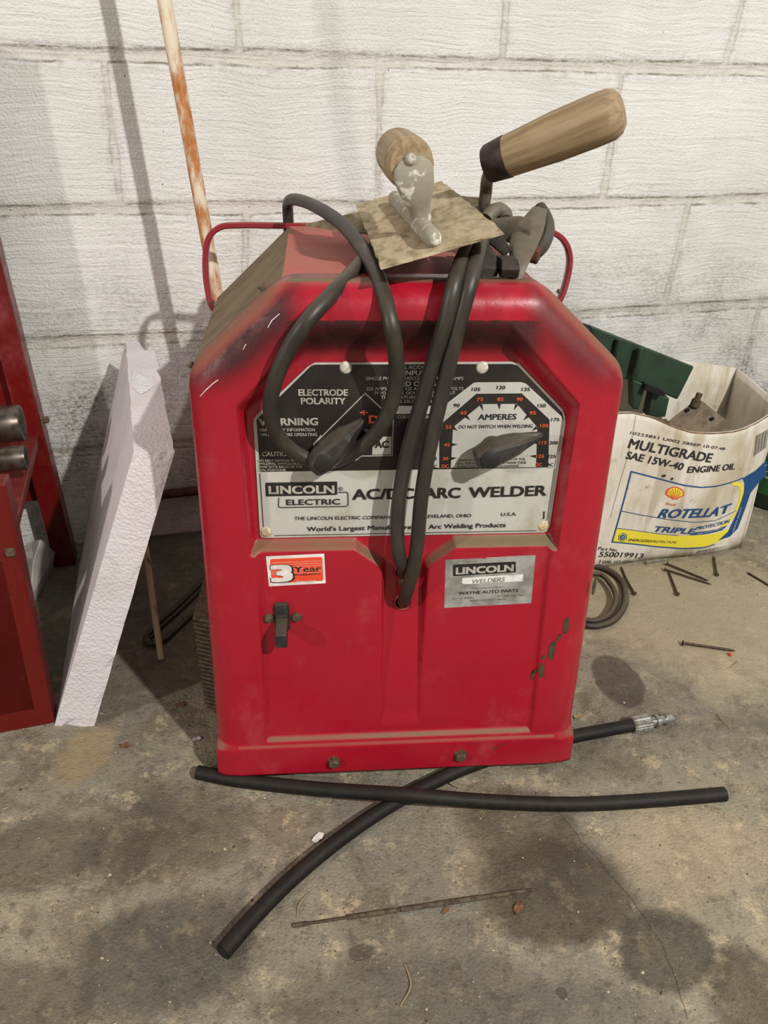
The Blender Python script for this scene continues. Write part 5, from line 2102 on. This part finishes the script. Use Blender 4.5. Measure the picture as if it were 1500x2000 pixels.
for q4 in ([(1236, 742), (1262, 752), (1248, 800), (1236, 800)], [(1275, 765), (1308, 778), (1300, 815), (1264, 815)]):
    f_ = [ypl(x, y, 1.205) for x, y in q4]
    bq = [p + np.array([0, .03, 0]) for p in f_]
    wb(MB().hexa(f_ + bq), 'lower_flange', M_GREENM, gp, bevel=0.002)
f_ = [ypl(x, y, 1.19) for x, y in [(1262, 752), (1300, 768), (1296, 775), (1258, 762)]]
wb(MB().hexa(f_ + [p + np.array([0, .02, 0]) for p in f_]), 'dark_recess', M_DARK, gp)

br = thing('steel_bracket', 'brown triangular steel plate with a bolt stub, inside the open oil carton', 'bracket', ypl(1370, 845, 1.19))
tri = [(1306, 822), (1352, 786), (1372, 784), (1446, 842), (1440, 860), (1306, 852)]
f_ = [ypl(x, y, 1.185 + .05 * (850 - y) / 70) for x, y in tri]
bq = [p + np.array([0, .004, -.004]) for p in f_]
n = len(f_)
wb(MB().add(f_ + bq, [list(range(n))[::-1], list(range(n, 2 * n))] + [[i, (i + 1) % n, n + (i + 1) % n, n + i] for i in range(n)]), 'plate', M_BRACK, br)
a, b = ypl(1356, 793, 1.222), ypl(1367, 768, 1.222)
wb(MB().tube([a, a * .5 + b * .5, a * .5 + b * .5 + (b - a) * .001, b], [.0085, .0085, .0055, .0055], 12), 'bolt_stub', M_BOLT, br)
for x, y, Y in [(1343, 801, 1.215), (1391, 818, 1.204)]:
    p = ypl(x, y, Y)
    wb(MB().lathe([(-.002, .0034), (.002, .0034)], p, (0, -.8, .6), 12), 'bolt_hole', M_DARK, br)

# ---------------- jug behind the carton
jc = np.array([0.842, 1.385, 0])
jug = thing('oil_jug', 'dark green plastic jug standing on the floor at the right edge behind the oil carton', 'jug', jc)
wb(MB().lathe([(0, .050), (.004, .058), (.012, .060), (.16, .060), (.19, .052), (.21, .028), (.215, .018), (.235, .018), (.237, .004)], jc, (0, 0, 1), 32), 'body', M_JUG, jug, smooth=True, ang=40)
mb = MB()
nn_ = 18
vs = []
for j, z in enumerate((.035, .130)):
    for i in range(nn_ + 1):
        a = math.radians(180 + 130 * i / nn_)
        vs.append(jc + np.array([.0605 * math.cos(a), .0605 * math.sin(a), z]))
mb.add(vs, [[i, i + 1, nn_ + 2 + i, nn_ + 1 + i] for i in range(nn_)])
lb = wb(mb, 'green_label', M_GREENL, jug, smooth=True)
mb = MB()


def jf(u, v, l):
    a = math.radians(180) + u / .0605
    return jc + np.array([(.0607 + l) * math.cos(a), (.0607 + l) * math.sin(a), v])


for i, (s_, z) in enumerate([('HEAVY DUTY', .095), ('motor oil', .083), ('MULTI GRADE', .071), ('SAE', .059)]):
    vs_, fs_ = glyphs(s_, 0.01)
    text(mb, jf, s_, (.012, z), (.012 + .0042 * len(s_), z), .005, .0003, .01)
wb(mb, 'white_lettering', M_PWHT, jug)

# ---------------- debris
rr = random.Random(21)


def leaf(px, py, size, rot, label, mat=None, name='dry_leaf', cat='leaf'):
    p = fl(px, py)
    mb = MB()
    pts = []
    n = 9
    for i in range(n):
        a = 2 * PI * i / n
        rad = size * (0.55 + 0.45 * rr.random()) * (1 if abs(math.sin(a)) < .7 else .55)
        pts.append((rad * math.cos(a), rad * math.sin(a)))
    c_, s_ = math.cos(rot), math.sin(rot)
    top = [np.array([x * c_ - y * s_, x * s_ + y * c_, 0.0015 + rr.random() * size * .3]) for x, y in pts]
    bot = [q_ - np.array([0, 0, 0.0008]) for q_ in top]
    o_c = [np.array([0, 0, 0.0022]), np.array([0, 0, 0.0012])]
    vs = top + bot + o_c
    fs = [[i, (i + 1) % n, 2 * n] for i in range(n)] + [[n + (i + 1) % n, n + i, 2 * n + 1] for i in range(n)] + [[i, n + i, n + (i + 1) % n, (i + 1) % n] for i in range(n)]
    mb.add(vs, fs)
    o = mb.build(name, mat or M_LEAF, None)
    o.location = (p[0], p[1], 0)
    return tag(o, label, cat)


leaf(1012, 1775, .009, .8, 'curled orange-brown dry leaf below the right end of the welding electrode')
leaf(350, 1378, .008, .2, 'small brown leaf on the floor between foam board and welder')
leaf(245, 1458, .009, .1, 'crumbled brown leaf on bare floor below the foam board')
leaf(870, 1780, .005, 1, 'tiny dark leaf fragment just under the middle of the welding electrode')
leaf(1128, 1402, .008, .5, 'dry seed husk on the floor at the lower right corner of the welder', M_STRAW, 'seed_husk', 'husk')
leaf(620, 1640, .009, .7, 'pale paper scrap beside the upper edge of the curved hose', M_PAPER, 'paper_scrap', 'paper')
leaf(385, 1445, .007, .7, 'white paint flake on the floor left of the welder base', M_PAPER, 'paint_flake', 'flake')


def straw(p0, p1, mid, label, r_=0.0007, name='straw', z0=None):
    pts = [fl(p0[0], p0[1], z0 or r_), fl(mid[0], mid[1], z0 or r_ * 3), fl(p1[0], p1[1], r_)]
    o = MB().tube(curve(pts, 12), r_, 6).build(name, M_STRAW, None, smooth=True)
    at_base(o, (pts[0][0], pts[0][1], 0))
    return tag(o, label, 'straw', 'straw bits on the floor')


straw((790, 1880), (782, 1965), (802, 1925), 'long thin curved straw on the floor at bottom centre')
straw((580, 1790), (605, 1742), (585, 1765), 'short bent straw between curved hose and electrode')
straw((870, 1520), (898, 1538), (880, 1530), 'pale straw lying by the hose crossing under the welder', .0011)
straw((1420, 1305), (1440, 1290), (1432, 1299), 'hair-thin straw below the tiny red bead', .0005)
straw((1400, 1395), (1428, 1425), (1412, 1408), 'thin straw on open floor right of the hose fitting', .0006)

# uncountable grit
mb = MB()
for i in range(900):
    px, py = rr.uniform(0, 1500), 1080 + 920 * rr.random() ** .8
    p = fl(px, py)
    s_ = .0005 + .0011 * rr.random() ** 2.5 + (.0016 if rr.random() < .04 else 0)
    a = rr.random() * PI
    vs = [p + np.array([math.cos(a + k) * s_ * rr.uniform(.6, 1.2), math.sin(a + k) * s_ * rr.uniform(.6, 1.2), 0.0002]) for k in (0, 1.6, 3.1, 4.7)]
    mb.add(vs + [p + np.array([0, 0, s_ * .8])], [[0, 1, 4], [1, 2, 4], [2, 3, 4], [3, 0, 4], [3, 2, 1, 0]])
gr_ = mb.build('floor_grit', simple('pale_grit', lin(186, 172, 142), 0.9, 0, lin(74, 62, 46), 60, 0.42, 0.55), None)
tag(gr_, 'pale grit and crumbs scattered over the concrete floor', 'grit', None, 'stuff')
